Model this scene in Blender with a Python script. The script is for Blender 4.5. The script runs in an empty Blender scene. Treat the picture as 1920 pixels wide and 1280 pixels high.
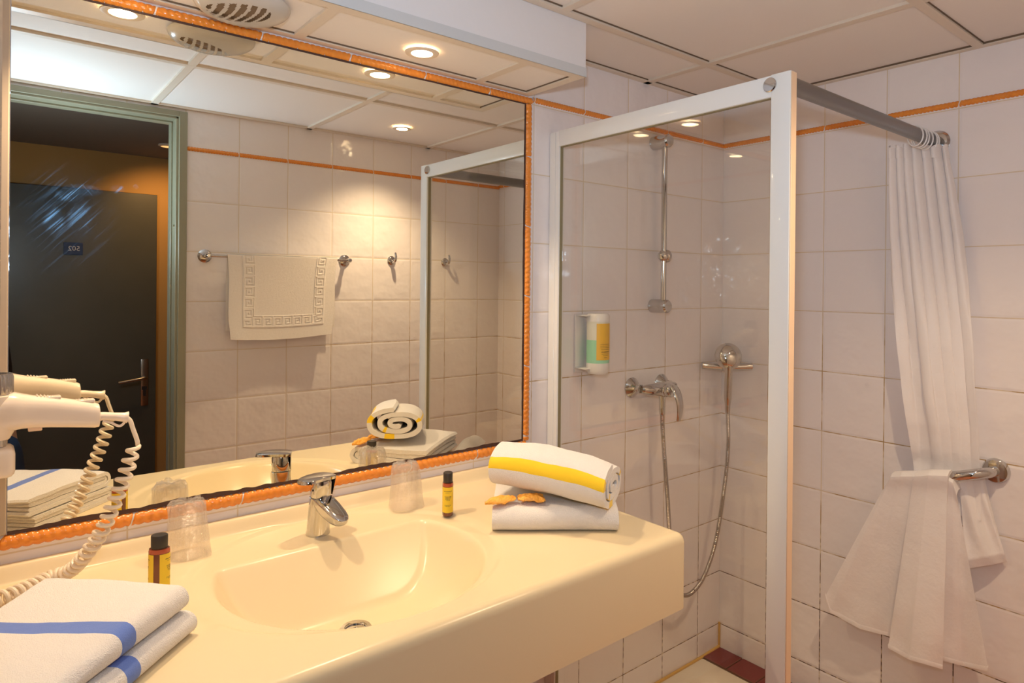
import bpy, bmesh, math, random
from mathutils import Vector, Matrix, noise
random.seed(7)
PI = math.pi
SC = bpy.context.scene
COL = SC.collection

# ------------------------------------------------------------------ camera
cam_d = bpy.data.cameras.new('camera')
cam = bpy.data.objects.new('camera', cam_d); COL.objects.link(cam)
Fv = Vector((0.64622586, 0.76314437, -0.00167463)); Rv = Vector((0.76312098, -0.64618510, 0.00954901)); Uv = Vector((-0.00620515, 0.00744876, 0.99995300))
CAM = Vector((-2.14859, -1.48645, 1.43667))
cam.matrix_world = Matrix(((Rv.x, Uv.x, -Fv.x, CAM.x), (Rv.y, Uv.y, -Fv.y, CAM.y), (Rv.z, Uv.z, -Fv.z, CAM.z), (0, 0, 0, 1)))
cam_d.sensor_width = 36; cam_d.lens = 1242.75 / 1920 * 36
cam_d.shift_x = (960 - 1019.785) / 1920; cam_d.shift_y = (537.857 - 640) / 1920
cam_d.clip_start = 0.01; cam_d.clip_end = 50
SC.camera = cam
# ------------------------------------------------------------------ world, exposure, big lights
wd = bpy.data.worlds.new('world'); SC.world = wd; wd.use_nodes = True
wd.node_tree.nodes['Background'].inputs[0].default_value = (1.0, 0.8, 0.6, 1)
wd.node_tree.nodes['Background'].inputs[1].default_value = 0.02
vs = SC.view_settings
vs.view_transform = 'Standard'; vs.look = 'None'; vs.gamma = 1; vs.use_curve_mapping = False
vs.exposure = 1.26
SC.cycles.max_bounces = 10; SC.cycles.diffuse_bounces = 6; SC.cycles.glossy_bounces = 6
SC.cycles.transparent_max_bounces = 16; SC.cycles.transmission_bounces = 8
SC.cycles.sample_clamp_indirect = 6
SC.cycles.use_denoising = True

def lamp(kind, name, loc, energy, color, aim=None, size=0.03, spot=100, blend=0.6, parent=None, sizey=None):
    l = bpy.data.lights.new(name, kind); l.energy = energy; l.color = color
    if kind == 'AREA':
        l.shape = 'RECTANGLE'; l.size = size; l.size_y = sizey or size
    else:
        l.shadow_soft_size = size
    if kind == 'SPOT': l.spot_size = math.radians(spot); l.spot_blend = blend
    o = bpy.data.objects.new(name, l); COL.objects.link(o)
    o.location = loc
    if aim is not None:
        d = (Vector(aim) - Vector(loc)).normalized()
        o.rotation_euler = d.to_track_quat('-Z', 'Y').to_euler()
    if parent:
        o.parent = parent; o.location = Vector(loc) - parent.location
    return o
WARM = (1.0, 0.73, 0.45)
# the photographer's flash, pointed up at the ceiling just inside the door
lamp('SPOT', 'camera_flash', (-2.12, -1.43, 1.60), 11, (0.56, 0.78, 1.0), aim=(-1.50, -0.88, 2.12), size=0.03, spot=140, blend=0.9)
lamp('POINT', 'camera_cool_fill', (-2.15, -1.47, 1.585), 3.6, (0.70, 0.83, 1.0), size=0.035)  # added cool fill at the camera, besides the bounced flash

# ------------------------------------------------------------------ helpers
def MB(): return bmesh.new()
def build(name, bm, mats, parent=None, smooth=True, loc=None):
    """link a bmesh (world coordinates) as one mesh object"""
    me = bpy.data.meshes.new(name)
    org = Vector(loc) if loc is not None else (parent_world(parent) if parent else Vector((0, 0, 0)))
    if org.length: bmesh.ops.translate(bm, verts=bm.verts, vec=-org)
    bmesh.ops.recalc_face_normals(bm, faces=bm.faces) if not getattr(bm, '_keep', False) else None
    bm.to_mesh(me); bm.free()
    for m in (mats if isinstance(mats, (list, tuple)) else [mats]): me.materials.append(m)
    if smooth:
        me.polygons.foreach_set('use_smooth', [True] * len(me.polygons))
        try: me.set_sharp_from_angle(angle=math.radians(38))
        except Exception: pass
    o = bpy.data.objects.new(name, me); COL.objects.link(o)
    if parent: o.parent = parent
    else: o.location = org
    return o
def parent_world(p):
    v = Vector((0, 0, 0))
    while p: v = v + p.location; p = p.parent
    return v
def tag(o, label=None, cat=None, group=None, kind=None):
    if label: o['label'] = label
    if cat: o['category'] = cat
    if group: o['group'] = group
    if kind: o['kind'] = kind
    return o
def thing(name, loc, label, cat, group=None):
    o = bpy.data.objects.new(name, None); COL.objects.link(o); o.location = loc; o.empty_display_size = 0.05
    return tag(o, label, cat, group)
def struct(name, bm, mats, smooth=False, parent=None):
    o = build(name, bm, mats, parent, smooth)
    if not parent: o['kind'] = 'structure'
    return o
def copy_tree(o, parent=None):
    c = o.copy(); COL.objects.link(c); c.parent = parent
    for ch in list(o.children): copy_tree(ch, c)
    return c
def box(bm, x0, x1, y0, y1, z0, z1, bev=0, seg=2, mi=0):
    r = bmesh.ops.create_cube(bm, size=1)
    vs_ = r['verts']
    for v in vs_:
        v.co = Vector(((x0 + x1) / 2 + v.co.x * (x1 - x0), (y0 + y1) / 2 + v.co.y * (y1 - y0), (z0 + z1) / 2 + v.co.z * (z1 - z0)))
    fs = list({f for v in vs_ for f in v.link_faces})
    for f in fs: f.material_index = mi
    if bev:
        es = list({e for v in vs_ for e in v.link_edges})
        bmesh.ops.bevel(bm, geom=es, offset=bev, segments=seg, profile=0.5, affect='EDGES')
    return bm
def frame_of(d, hint=(0, 0, 1)):
    d = Vector(d).normalized(); h = Vector(hint)
    if abs(d.dot(h)) > 0.98: h = Vector((1, 0, 0))
    a = d.cross(h).normalized(); b = a.cross(d).normalized()
    return d, a, b
def grid_faces(bm, rows, closed_u=False, closed_v=False, mi=None, flip=False):
    """rows: list of lists of BMVerts"""
    n = len(rows); m = len(rows[0])
    for i in range(n if closed_v else n - 1):
        for j in range(m if closed_u else m - 1):
            a = rows[i][j]; b = rows[i][(j + 1) % m]; c = rows[(i + 1) % n][(j + 1) % m]; d = rows[(i + 1) % n][j]
            try: f = bm.faces.new((a, b, c, d) if not flip else (d, c, b, a))
            except ValueError: continue
            if mi: f.material_index = mi(i, j) if callable(mi) else mi
def tube(bm, pts, r, seg=12, cap=True, sx=1.0, hint=(0, 0, 1), mi=0, closed=False):
    """round tube through pts; r number or list"""
    pts = [Vector(p) for p in pts]; n = len(pts)
    rr = r if isinstance(r, (list, tuple)) else [r] * n
    rows = []; pa = None
    for i, p in enumerate(pts):
        d = (pts[min(i + 1, n - 1)] - pts[max(i - 1, 0)])
        if closed: d = pts[(i + 1) % n] - pts[(i - 1) % n]
        if d.length < 1e-9: d = Vector((0, 0, 1))
        d.normalize()
        if pa is None: _, a, b = frame_of(d, hint)
        else:
            a = pa - d * pa.dot(d)
            a.normalize(); b = a.cross(d)
        pa = a
        rows.append([bm.verts.new(p + (a * math.cos(2 * PI * k / seg) * sx + b * math.sin(2 * PI * k / seg)) * rr[i]) for k in range(seg)])
    grid_faces(bm, rows, closed_u=True, closed_v=closed, mi=mi)
    if cap and not closed:
        for rw in (rows[0], rows[-1]):
            if rr[0] > 0:
                f = bm.faces.new(rw); f.material_index = mi
    return bm
def lathe(bm, prof, c, axis=(0, 0, 1), seg=32, sx=1.0, mi=0, capends=True):
    """prof: list of (radius, height along axis) from point c"""
    d, a, b = frame_of(axis, (0, 0, 1)); c = Vector(c)
    rows = []
    for r, h in prof:
        rows.append([bm.verts.new(c + d * h + (a * math.cos(2 * PI * k / seg) * sx + b * math.sin(2 * PI * k / seg)) * max(r, 1e-5)) for k in range(seg)])
    grid_faces(bm, rows, closed_u=True, mi=mi)
    if capends:
        for rw in (rows[0], rows[-1]):
            f = bm.faces.new(rw); f.material_index = mi
    return bm
def cyl(bm, p0, p1, r, seg=24, mi=0, bev=0.0):
    p0 = Vector(p0); p1 = Vector(p1); L = (p1 - p0).length
    if bev: pr = [(r - bev, 0), (r, bev), (r, L - bev), (r - bev, L)]
    else: pr = [(r, 0), (r, L)]
    return lathe(bm, pr, p0, p1 - p0, seg, mi=mi)
def catmull(pts, n=8):
    pts = [Vector(p) for p in pts]; out = []
    P = [pts[0] * 2 - pts[1]] + pts + [pts[-1] * 2 - pts[-2]]
    for i in range(1, len(P) - 2):
        for k in range(n):
            t = k / n
            out.append(0.5 * ((2 * P[i]) + (-P[i - 1] + P[i + 1]) * t + (2 * P[i - 1] - 5 * P[i] + 4 * P[i + 1] - P[i + 2]) * t * t + (-P[i - 1] + 3 * P[i] - 3 * P[i + 1] + P[i + 2]) * t ** 3))
    out.append(pts[-1]); return out
def sst(a, b, x):
    t = max(0, min(1, (x - a) / (b - a))); return t * t * (3 - 2 * t)
def lerp_tab(tab, x):
    if x <= tab[0][0]: return tab[0][1]
    for (a, va), (b, vb) in zip(tab, tab[1:]):
        if x <= b:
            t = (x - a) / (b - a); return va + (vb - va) * t
    return tab[-1][1]

# ------------------------------------------------------------------ materials
def mat(name, color=(0.8, 0.8, 0.8), rough=0.5, metal=0.0, spec=0.5, emis=None, estr=0, alpha=None, coat=0, sheen=0, trans=0, ior=None, sss=0):
    m = bpy.data.materials.new(name); m.use_nodes = True
    b = m.node_tree.nodes['Principled BSDF']
    b.inputs['Base Color'].default_value = (*color, 1); b.inputs['Roughness'].default_value = rough
    b.inputs['Metallic'].default_value = metal; b.inputs['Specular IOR Level'].default_value = spec
    if emis: b.inputs['Emission Color'].default_value = (*emis, 1); b.inputs['Emission Strength'].default_value = estr
    if coat: b.inputs['Coat Weight'].default_value = coat
    if sheen: b.inputs['Sheen Weight'].default_value = sheen
    if trans: b.inputs['Transmission Weight'].default_value = trans
    if ior: b.inputs['IOR'].default_value = ior
    if sss:
        b.inputs['Subsurface Weight'].default_value = sss; b.inputs['Subsurface Radius'].default_value = (0.02, 0.015, 0.01)
    return m
class NT:
    def __init__(s, m): s.t = m.node_tree; s.b = s.t.nodes.get('Principled BSDF')
    def n(s, typ, **kw):
        x = s.t.nodes.new(typ)
        for k, v in kw.items(): setattr(x, k, v)
        return x
    def l(s, a, b): s.t.links.new(a, b)
    def math(s, op, a, b=None, c=None):
        x = s.n('ShaderNodeMath', operation=op)
        for i, v in enumerate((a, b, c)):
            if v is None: continue
            if isinstance(v, (int, float)): x.inputs[i].default_value = v
            else: s.l(v, x.inputs[i])
        return x.outputs[0]
    def maprange(s, v, a, b, c=0, d=1, smooth=True):
        x = s.n('ShaderNodeMapRange'); x.interpolation_type = 'SMOOTHSTEP' if smooth else 'LINEAR'
        s.l(v, x.inputs[0])
        for i, q in enumerate((a, b, c, d)): x.inputs[i + 1].default_value = q
        return x.outputs[0]
    def mix(s, f, a, b):
        x = s.n('ShaderNodeMix', data_type='RGBA')
        if isinstance(f, (int, float)): x.inputs[0].default_value = f
        else: s.l(f, x.inputs[0])
        for i, v in ((6, a), (7, b)):
            if isinstance(v, tuple): x.inputs[i].default_value = (*v, 1)
            else: s.l(v, x.inputs[i])
        return x.outputs[2]
    def pos(s):
        g = s.n('ShaderNodeNewGeometry'); x = s.n('ShaderNodeSeparateXYZ'); s.l(g.outputs['Position'], x.inputs[0]); return g.outputs['Position'], x.outputs
    def noise(s, vec, scale, detail=3, rough=0.5):
        x = s.n('ShaderNodeTexNoise'); s.l(vec, x.inputs['Vector']); x.inputs['Scale'].default_value = scale; x.inputs['Detail'].default_value = detail; x.inputs['Roughness'].default_value = rough
        return x.outputs[0]
    def bump(s, h, strength=0.3, dist=0.002, nrm=None):
        x = s.n('ShaderNodeBump'); x.inputs['Strength'].default_value = strength; x.inputs['Distance'].default_value = dist
        s.l(h, x.inputs['Height'])
        if nrm is not None: s.l(nrm, x.inputs['Normal'])
        return x.outputs[0]

def tile_mat(name, axis, u0, pitch=0.2, z0=1.76, color=(0.87, 0.825, 0.82)):
    m = mat(name, color, 0.12, spec=0.5); N = NT(m)
    P, xyz = N.pos()
    def edge(c, o, p):
        a = N.math('DIVIDE', N.math('SUBTRACT', c, o), p); f = N.math('FRACT', a)
        return N.math('MULTIPLY', N.math('MINIMUM', f, N.math('SUBTRACT', 1.0, f)), p)
    du = edge(xyz[0 if axis == 'x' else 1], u0, pitch); dv = edge(xyz[2], z0, 0.2)
    d = N.math('MINIMUM', du, dv)
    g = N.maprange(d, 0.0011, 0.0019)          # 0 in grout
    n1 = N.noise(P, 14, 4, 0.6); n2 = N.noise(P, 60, 3)
    # yellowed joints, dark mildew low down in the shower
    low = N.maprange(xyz[2], 0.75, 0.35); inx = N.maprange(xyz[0], -1.1, -0.9)
    mild = N.math('MULTIPLY', N.maprange(n2, 0.40, 0.56), N.math('MULTIPLY', low, inx))
    mid = N.math('MULTIPLY', N.maprange(n1, 0.42, 0.62), N.math('MULTIPLY', N.maprange(xyz[2], 1.45, 1.15), inx))
    gc = N.mix(mid, (0.70, 0.60, 0.45), (0.42, 0.27, 0.10))
    gc = N.mix(mild, gc, (0.10, 0.055, 0.035))
    tv = N.mix(N.noise(P, 6, 2), tuple(c * 0.96 for c in color), color)
    N.l(N.mix(g, gc, tv), N.b.inputs['Base Color'])
    N.l(N.maprange(g, 0, 1, 0.7, 0.10), N.b.inputs['Roughness'])
    pil = N.maprange(d, 0.0008, 0.009)
    nb = N.bump(pil, 0.55, 0.0016)
    nb = N.bump(N.noise(P, 17, 2, 0.45), 0.35, 0.012, nb)
    N.l(nb, N.b.inputs['Normal'])
    return m
M = {}
M['tile_mirror'] = tile_mat('tile_mirror_wall', 'x', -0.1334)
M['tile_back'] = tile_mat('tile_back_wall', 'x', -0.1384)
M['tile_right'] = tile_mat('tile_right_wall', 'y', -0.1966)
M['tile_left'] = tile_mat('tile_left_wall', 'y', -0.14)
M['tile_floor'] = mat('floor_tile', (0.66, 0.23, 0.09), 0.35)
M['panel'] = mat('ceiling_panel', (0.84, 0.79, 0.74), 0.75)
N = NT(M['panel']); P, _ = N.pos(); N.l(N.bump(N.noise(P, 320, 3), 0.25, 0.001), N.b.inputs['Normal'])
M['tbar'] = mat('ceiling_bar', (0.74, 0.65, 0.54), 0.45)
M['gap'] = mat('dark_gap', (0.16, 0.11, 0.07), 0.9)
M['soffit'] = mat('soffit_paint', (0.80, 0.79, 0.80), 0.55)
N = NT(M['soffit']); P, _ = N.pos(); N.l(N.bump(N.noise(P, 60, 4), 0.3, 0.002), N.b.inputs['Normal'])
M['angle'] = mat('white_angle_bead', (0.62, 0.64, 0.65), 0.4)
M['white_grout'] = mat('white_grout', (0.85, 0.80, 0.76), 0.7)
M['rope'] = mat('orange_glazed_rope_tile', (0.82, 0.27, 0.035), 0.18, coat=0.3)
N = NT(M['rope']); P, _ = N.pos(); N.l(N.mix(N.noise(P, 90, 4, 0.6), (0.72, 0.19, 0.02), (0.92, 0.36, 0.05)), N.b.inputs['Base Color'])
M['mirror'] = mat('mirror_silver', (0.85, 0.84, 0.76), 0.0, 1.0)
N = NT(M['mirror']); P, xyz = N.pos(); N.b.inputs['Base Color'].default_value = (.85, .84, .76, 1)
# fine crossed scratches near the glass's left end, their scattered blue light painted in
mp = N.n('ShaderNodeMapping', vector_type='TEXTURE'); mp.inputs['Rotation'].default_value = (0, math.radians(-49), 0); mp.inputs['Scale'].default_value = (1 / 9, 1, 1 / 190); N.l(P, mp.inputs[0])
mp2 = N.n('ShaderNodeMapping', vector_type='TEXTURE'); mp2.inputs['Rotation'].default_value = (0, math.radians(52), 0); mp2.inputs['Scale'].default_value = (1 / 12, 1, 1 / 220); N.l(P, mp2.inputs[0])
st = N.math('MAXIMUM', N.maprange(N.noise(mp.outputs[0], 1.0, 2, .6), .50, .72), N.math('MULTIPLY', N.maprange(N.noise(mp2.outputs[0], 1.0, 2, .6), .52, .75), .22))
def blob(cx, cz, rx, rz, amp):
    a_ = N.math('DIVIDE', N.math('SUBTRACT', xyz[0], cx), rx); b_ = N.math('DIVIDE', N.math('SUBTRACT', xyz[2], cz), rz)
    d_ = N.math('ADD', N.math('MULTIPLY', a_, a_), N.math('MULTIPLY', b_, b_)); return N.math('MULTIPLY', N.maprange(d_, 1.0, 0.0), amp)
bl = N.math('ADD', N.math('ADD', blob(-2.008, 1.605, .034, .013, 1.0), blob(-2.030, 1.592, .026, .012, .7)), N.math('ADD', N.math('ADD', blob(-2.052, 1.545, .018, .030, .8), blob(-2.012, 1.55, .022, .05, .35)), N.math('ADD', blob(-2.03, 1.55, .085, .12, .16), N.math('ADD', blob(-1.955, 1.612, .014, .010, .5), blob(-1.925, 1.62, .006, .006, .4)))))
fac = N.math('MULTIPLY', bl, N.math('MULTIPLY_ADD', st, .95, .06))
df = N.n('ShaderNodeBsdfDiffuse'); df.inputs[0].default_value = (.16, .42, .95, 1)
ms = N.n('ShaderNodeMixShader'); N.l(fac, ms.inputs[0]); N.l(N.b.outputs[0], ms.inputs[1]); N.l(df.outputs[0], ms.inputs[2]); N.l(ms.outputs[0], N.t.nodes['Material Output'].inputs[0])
M['rust'] = mat('mirror_edge_rust', (0.07, 0.03, 0.022), 0.6)
M['counter'] = mat('cream_resin', (0.80, 0.67, 0.44), 0.24, spec=0.35)
M['chrome'] = mat('chrome', (0.60, 0.59, 0.58), 0.07, 1.0)
M['chrome_dull'] = mat('chrome_worn', (0.46, 0.43, 0.40), 0.25, 1.0)
M['grey_rail'] = mat('brushed_grey_aluminium', (0.27, 0.265, 0.26), 0.35, 0.9)
M['white_frame'] = mat('white_lacquered_frame', (0.82, 0.82, 0.80), 0.28, coat=0.3)
M['seal'] = mat('frame_seal_edge', (0.85, 0.62, 0.42), 0.5)
M['dark_rubber'] = mat('dark_rubber', (0.03, 0.028, 0.026), 0.5)
def cloth(name, c, scale=900, b=0.5, sheen=0.3):
    m = mat(name, c, 0.95, spec=0.15, sheen=sheen); N = NT(m); P, _ = N.pos()
    n = N.bump(N.noise(P, scale * .6, 2, 0.6), b * 1.3, 0.004); n = N.bump(N.noise(P, 110, 3), 0.22, 0.003, n); N.l(n, N.b.inputs['Normal'])
    return m
M['terry'] = cloth('white_terry', (0.84, 0.81, 0.79))
M['terry_yellow'] = cloth('yellow_woven_stripe', (0.92, 0.62, 0.03), 1500, 0.2)
M['terry_blue'] = cloth('blue_woven_stripe', (0.13, 0.22, 0.62), 1500, 0.2)
M['mat_cloth'] = cloth('cream_bath_mat', (0.88, 0.83, 0.77), 1100, 0.3)
M['curtain'] = mat('white_shower_curtain', (0.95, 0.92, 0.91), 0.45, spec=0.4)
N = NT(M['curtain']); P, _ = N.pos(); N.l(N.bump(N.noise(P, 28, 3, 0.6), 0.4, 0.006), N.b.inputs['Normal'])
# slightly see-through fabric
tr = N.n('ShaderNodeBsdfTranslucent'); tr.inputs[0].default_value = (0.88, 0.82, 0.80, 1)
mx = N.n('ShaderNodeMixShader'); mx.inputs[0].default_value = 0.16
out = N.t.nodes['Material Output']
N.l(N.b.outputs[0], mx.inputs[1]); N.l(tr.outputs[0], mx.inputs[2]); N.l(mx.outputs[0], out.inputs[0])
def film_mat(name, tint, refl, bumps=None):
    m = bpy.data.materials.new(name); m.use_nodes = True; N = NT(m); N.t.nodes.remove(N.b)
    t = N.n('ShaderNodeBsdfTransparent'); t.inputs[0].default_value = (*tint, 1)
    g = N.n('ShaderNodeBsdfGlossy'); g.inputs[1].default_value = 0.02; g.inputs[0].default_value = (1, 1, 1, 1)
    f0 = ((refl - 1) / (refl + 1)) ** 2
    lw = N.n('ShaderNodeLayerWeight'); lw.inputs[0].default_value = 0.5
    fo = N.math('MULTIPLY_ADD', N.math('POWER', lw.outputs['Facing'], 5.0), 1 - f0, f0)
    if bumps:
        g.inputs[1].default_value = 0.12
        P, _ = N.pos(); nb = N.bump(N.noise(P, bumps[0], 4, 0.65), bumps[1], bumps[2]); N.l(nb, g.inputs['Normal']); N.l(nb, lw.inputs['Normal'])
    x = N.n('ShaderNodeMixShader'); N.l(fo, x.inputs[0]); N.l(t.outputs[0], x.inputs[1]); N.l(g.outputs[0], x.inputs[2])
    if bumps:
        tl = N.n('ShaderNodeBsdfDiffuse'); tl.inputs[0].default_value = (.9, .86, .82, 1); x2 = N.n('ShaderNodeMixShader'); x2.inputs[0].default_value = .09
        N.l(x.outputs[0], x2.inputs[1]); N.l(tl.outputs[0], x2.inputs[2]); x = x2
    N.l(x.outputs[0], N.t.nodes['Material Output'].inputs[0]); return m
M['pane'] = film_mat('screen_glass', (0.975, 0.97, 0.945), 1.45)
M['tumbler'] = film_mat('tumbler_glass', (0.985, 0.975, 0.965), 1.5)
M['film'] = film_mat('crinkled_film', (0.985, 0.975, 0.965), 2.1, (170, 1.0, 0.02))
M['dryer'] = mat('cream_dryer_plastic', (0.88, 0.74, 0.60), 0.22, coat=0.3)
M['cord'] = mat('cream_cord_plastic', (0.86, 0.74, 0.58), 0.3)
M['clear_grey'] = mat('ribbed_chrome_plastic', (0.45, 0.43, 0.42), 0.12, 0.8)
M['vent'] = mat('white_vent_plastic', (0.90, 0.87, 0.82), 0.22, coat=0.4)
M['vent_in'] = mat('vent_interior', (0.22, 0.15, 0.09), 0.8)
M['lampglass'] = mat('lit_lamp_glass', (1, 1, 1), 0.3, emis=(1.0, 0.80, 0.50), estr=14)
M['lampring'] = mat('lamp_ring', (0.78, 0.66, 0.52), 0.45)
M['amber'] = mat('amber_plastic', (0.16, 0.035, 0.01), 0.12, coat=0.5)
M['redliq'] = mat('amber_neck', (0.45, 0.08, 0.03), 0.15, coat=0.5)
M['cap'] = mat('black_cap', (0.035, 0.028, 0.024), 0.4)
M['label'] = mat('yellow_label', (0.86, 0.60, 0.03), 0.45)
M['ink'] = mat('dark_print', (0.10, 0.08, 0.05), 0.6)
M['ochre'] = mat('ochre_label', (0.83, 0.50, 0.06), 0.4)
M['milky'] = mat('milky_plastic', (0.74, 0.74, 0.66), 0.3)
M['green'] = mat('green_soap', (0.36, 0.72, 0.50), 0.3)
M['white_pl'] = mat('white_plastic', (0.82, 0.80, 0.78), 0.3)
M['sachet'] = mat('orange_paper_wrap', (0.90, 0.42, 0.06), 0.45)
N = NT(M['sachet']); P, _ = N.pos(); N.l(N.bump(N.noise(P, 70, 3), 0.9, 0.008), N.b.inputs['Normal'])
M['redtile'] = mat('oxblood_tile', (0.17, 0.022, 0.022), 0.3)
M['tray'] = mat('cream_tray', (0.70, 0.63, 0.52), 0.25)
M['silicone'] = mat('yellowed_silicone', (0.62, 0.38, 0.10), 0.4)
M['doorframe'] = mat('grey_green_steel_frame', (0.30, 0.29, 0.20), 0.35)
M['doorpaint'] = mat('beige_door_paint', (0.48, 0.38, 0.28), 0.5)
M['darkdoor'] = mat('dark_brown_door', (0.10, 0.088, 0.070), 0.35)
N = NT(M['darkdoor']); P, _ = N.pos(); N.l(N.mix(N.noise(P, 5, 5), (0.075, 0.080, 0.066), (0.105, 0.105, 0.085)), N.b.inputs['Base Color'])
M['ochre_wall'] = mat('ochre_corridor_paint', (0.52, 0.31, 0.10), 0.8)
M['corr_ceiling'] = mat('corridor_ceiling_paint', (0.24, 0.22, 0.18), 0.9)
M['navy'] = mat('navy_sign', (0.015, 0.03, 0.10), 0.4)
M['signwhite'] = mat('sign_lettering', (0.55, 0.57, 0.60), 0.5)
M['plaster'] = mat('plaster', (0.6, 0.5, 0.4), 0.8)

# ------------------------------------------------------------------ room shell
XL, YB, ZC = -2.30, -1.445, 2.12
DX0, DX1, DZ = -2.30, -1.566, 2.084      # door opening in the back wall
bm = MB(); box(bm, XL - .1, 0.1, 0.0, 0.1, 0, 2.3); struct('wall_mirror_side', bm, M['tile_mirror'])
bm = MB(); box(bm, 0.0, 0.1, YB - .1, 0.0, 0, 2.3); struct('wall_right', bm, M['tile_right'])
bm = MB(); box(bm, XL - .1, XL, YB, 0.0, 0, 2.3); struct('wall_left', bm, M['tile_left'])
bm = MB()
box(bm, DX1, 0.0, YB - .1, YB, 0, 2.3); box(bm, DX0, DX1, YB - .1, YB, DZ, 2.3)
struct('wall_back', bm, M['tile_back'])
bm = MB(); box(bm, -3.6, 0.1, -3.1, 0.1, -0.1, 0.0); struct('floor', bm, M['tile_floor'])
# suspended ceiling: recessed panels on flat bars
bm = MB()
bx_ = [XL, -1.65, -1.05, -0.45, 0.0]; by_ = [YB, -0.85, -0.25, 0.0]
box(bm, XL, 0, YB, 0, ZC + .008, ZC + .05, mi=0)
hw = .012
for x in bx_[1:-1]: box(bm, x - hw, x + hw, YB, 0, ZC, ZC + .0079, mi=1)
for y in by_[1:-1]: box(bm, XL, 0, y - hw, y + hw, ZC - .0003, ZC + .0078, mi=1)
box(bm, XL, 0, -.02, 0, ZC, ZC + .0075, mi=1); box(bm, XL, 0, YB, YB + .02, ZC, ZC + .0075, mi=1)
box(bm, -.02, 0, YB, 0, ZC - .0002, ZC + .0075, mi=1); box(bm, XL, XL + .02, YB, 0, ZC - .0002, ZC + .0075, mi=1)
for y in (-0.85 - hw - .0025, -.0225, -0.25 - hw - .0025): box(bm, XL, 0, y, y + .0013, ZC + .0045, ZC + .0085, mi=2)  # dark strips paint in the shadow of the gap beside the bars
box(bm, -.0225, -.0205, YB, 0, ZC + .003, ZC + .0085, mi=2)
struct('ceiling', bm, [M['panel'], M['tbar'], M['gap']])
# dropped soffit over the mirror
SX, SY, SZ = -0.955, -0.237, 1.980
bm = MB()
box(bm, XL, SX, SY, SY + .02, SZ + .003, ZC, mi=0)                    # painted front
box(bm, SX - .02, SX, SY + .02, 0, SZ + .003, ZC, mi=0)               # painted end
box(bm, XL, SX - .02, SY + .02, 0, SZ + .006, SZ + .03, mi=1)         # bottom panels
box(bm, XL, SX + .0015, SY - .0015, SY + .0005, SZ, SZ + .024, mi=2)  # bead on the front
box(bm, XL, SX, SY - .001, SY + .026, SZ, SZ + .0059, mi=3)
box(bm, SX - .026, SX, SY + .026, 0, SZ, SZ + .0059, mi=3)
box(bm, XL, SX - .026, -.022, 0, SZ, SZ + .0059, mi=3)
for x in (-1.14, -1.62): box(bm, x - hw, x + hw, SY + .026, -.022, SZ, SZ + .0058, mi=3)
box(bm, XL, SX - .028, -.0245, -.0225, SZ + .003, SZ + .0065, mi=4)  # painted gap shade along the soffit edge bars
box(bm, SX - .0285, SX - .0265, SY + .026, -.024, SZ + .003, SZ + .0065, mi=4)
struct('wall_soffit', bm, [M['soffit'], M['panel'], M['angle'], M['tbar'], M['gap']])

# rope tile trims
def rope(bm, p0, p1, nrm, r, off=0.0, k=0.9):
    p0 = Vector(p0); p1 = Vector(p1); t = (p1 - p0); L = t.length; t.normalize(); n = Vector(nrm); c = t.cross(n).normalized()
    rows = []
    nt = 8
    # white bed
    for s in (0, L):
        rows.append([bm.verts.new(p0 + t * s + c * math.cos(PI * q / nt) * r * .9 + n * math.sin(PI * q / nt) * r * k * .62) for q in range(nt + 1)])
    grid_faces(bm, rows, mi=1)
    s = -((off) % 0.2)
    pitch = r * 1.15
    while s < L:
        a = max(0.0, s + .0014); b = min(L, s + .2 - .0014)
        if b - a > .004:
            m = max(3, int((b - a) / .0022)); rows = []
            for i in range(m + 1):
                row = []
                for q in range(nt + 1):
                    th = PI * q / nt
                    ss = a + (b - a) * i / m + (th / PI - .5) * r * .55 * (1 if 0 < a and b < L else 0)
                    ss = min(max(ss, 0), L)
                    w = abs(math.sin(PI * (ss / pitch) + th * 0.9))
                    e = 1.0 if 0 < i < m else .8
                    R = r * (0.74 + .26 * w ** .6) * e
                    row.append(bm.verts.new(p0 + t * ss + c * math.cos(th) * R + n * math.sin(th) * R * k))
                rows.append(row)
            grid_faces(bm, rows, mi=0)
        s += .2
    return bm
MX1 = -0.968; MXL = -2.1135
bm = MB()
rope(bm, (MX1 + .024, 0, 1.9668), (XL, 0, 1.9668), (0, -1, 0), .0108, .05)
rope(bm, (MX1 + .012, 0, 0.980), (XL, 0, 0.980), (0, -1, 0), .0135, .03)
rope(bm, (MX1 + .012, 0, 1.956), (MX1 + .012, 0, .994), (0, -1, 0), .0125, .05)
struct('trim_1', bm, [M['rope'], M['white_grout']], smooth=True)
bm = MB()
rope(bm, (-0.94, 0, 1.9735), (-0.002, 0, 1.9735), (0, -1, 0), .0085, (0.94 - .1334) % .2 * -1 % .2)
rope(bm, (0, -.002, 1.9735), (0, YB, 1.9735), (-1, 0, 0), .0092, .0034)
rope(bm, (-0.002, YB, 1.968), (-1.535, YB, 1.968), (0, 1, 0), .0088, .0616)
struct('trim_2', bm, [M['rope'], M['white_grout']], smooth=True)
bm = MB(); rope(bm, (XL, YB, 1.968), (XL, 0, 1.968), (1, 0, 0), .0088, .0); struct('trim_3', bm, [M['rope'], M['white_grout']], smooth=True)

bm = MB(); box(bm, XL, MXL - .0012, -.012, 0, .9965, 1.9560, bev=.002, seg=1); struct('mirror_reflection_strip', bm, M['doorpaint'])  # added tan strip, stands in for a reflection at the mirror's left end
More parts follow.
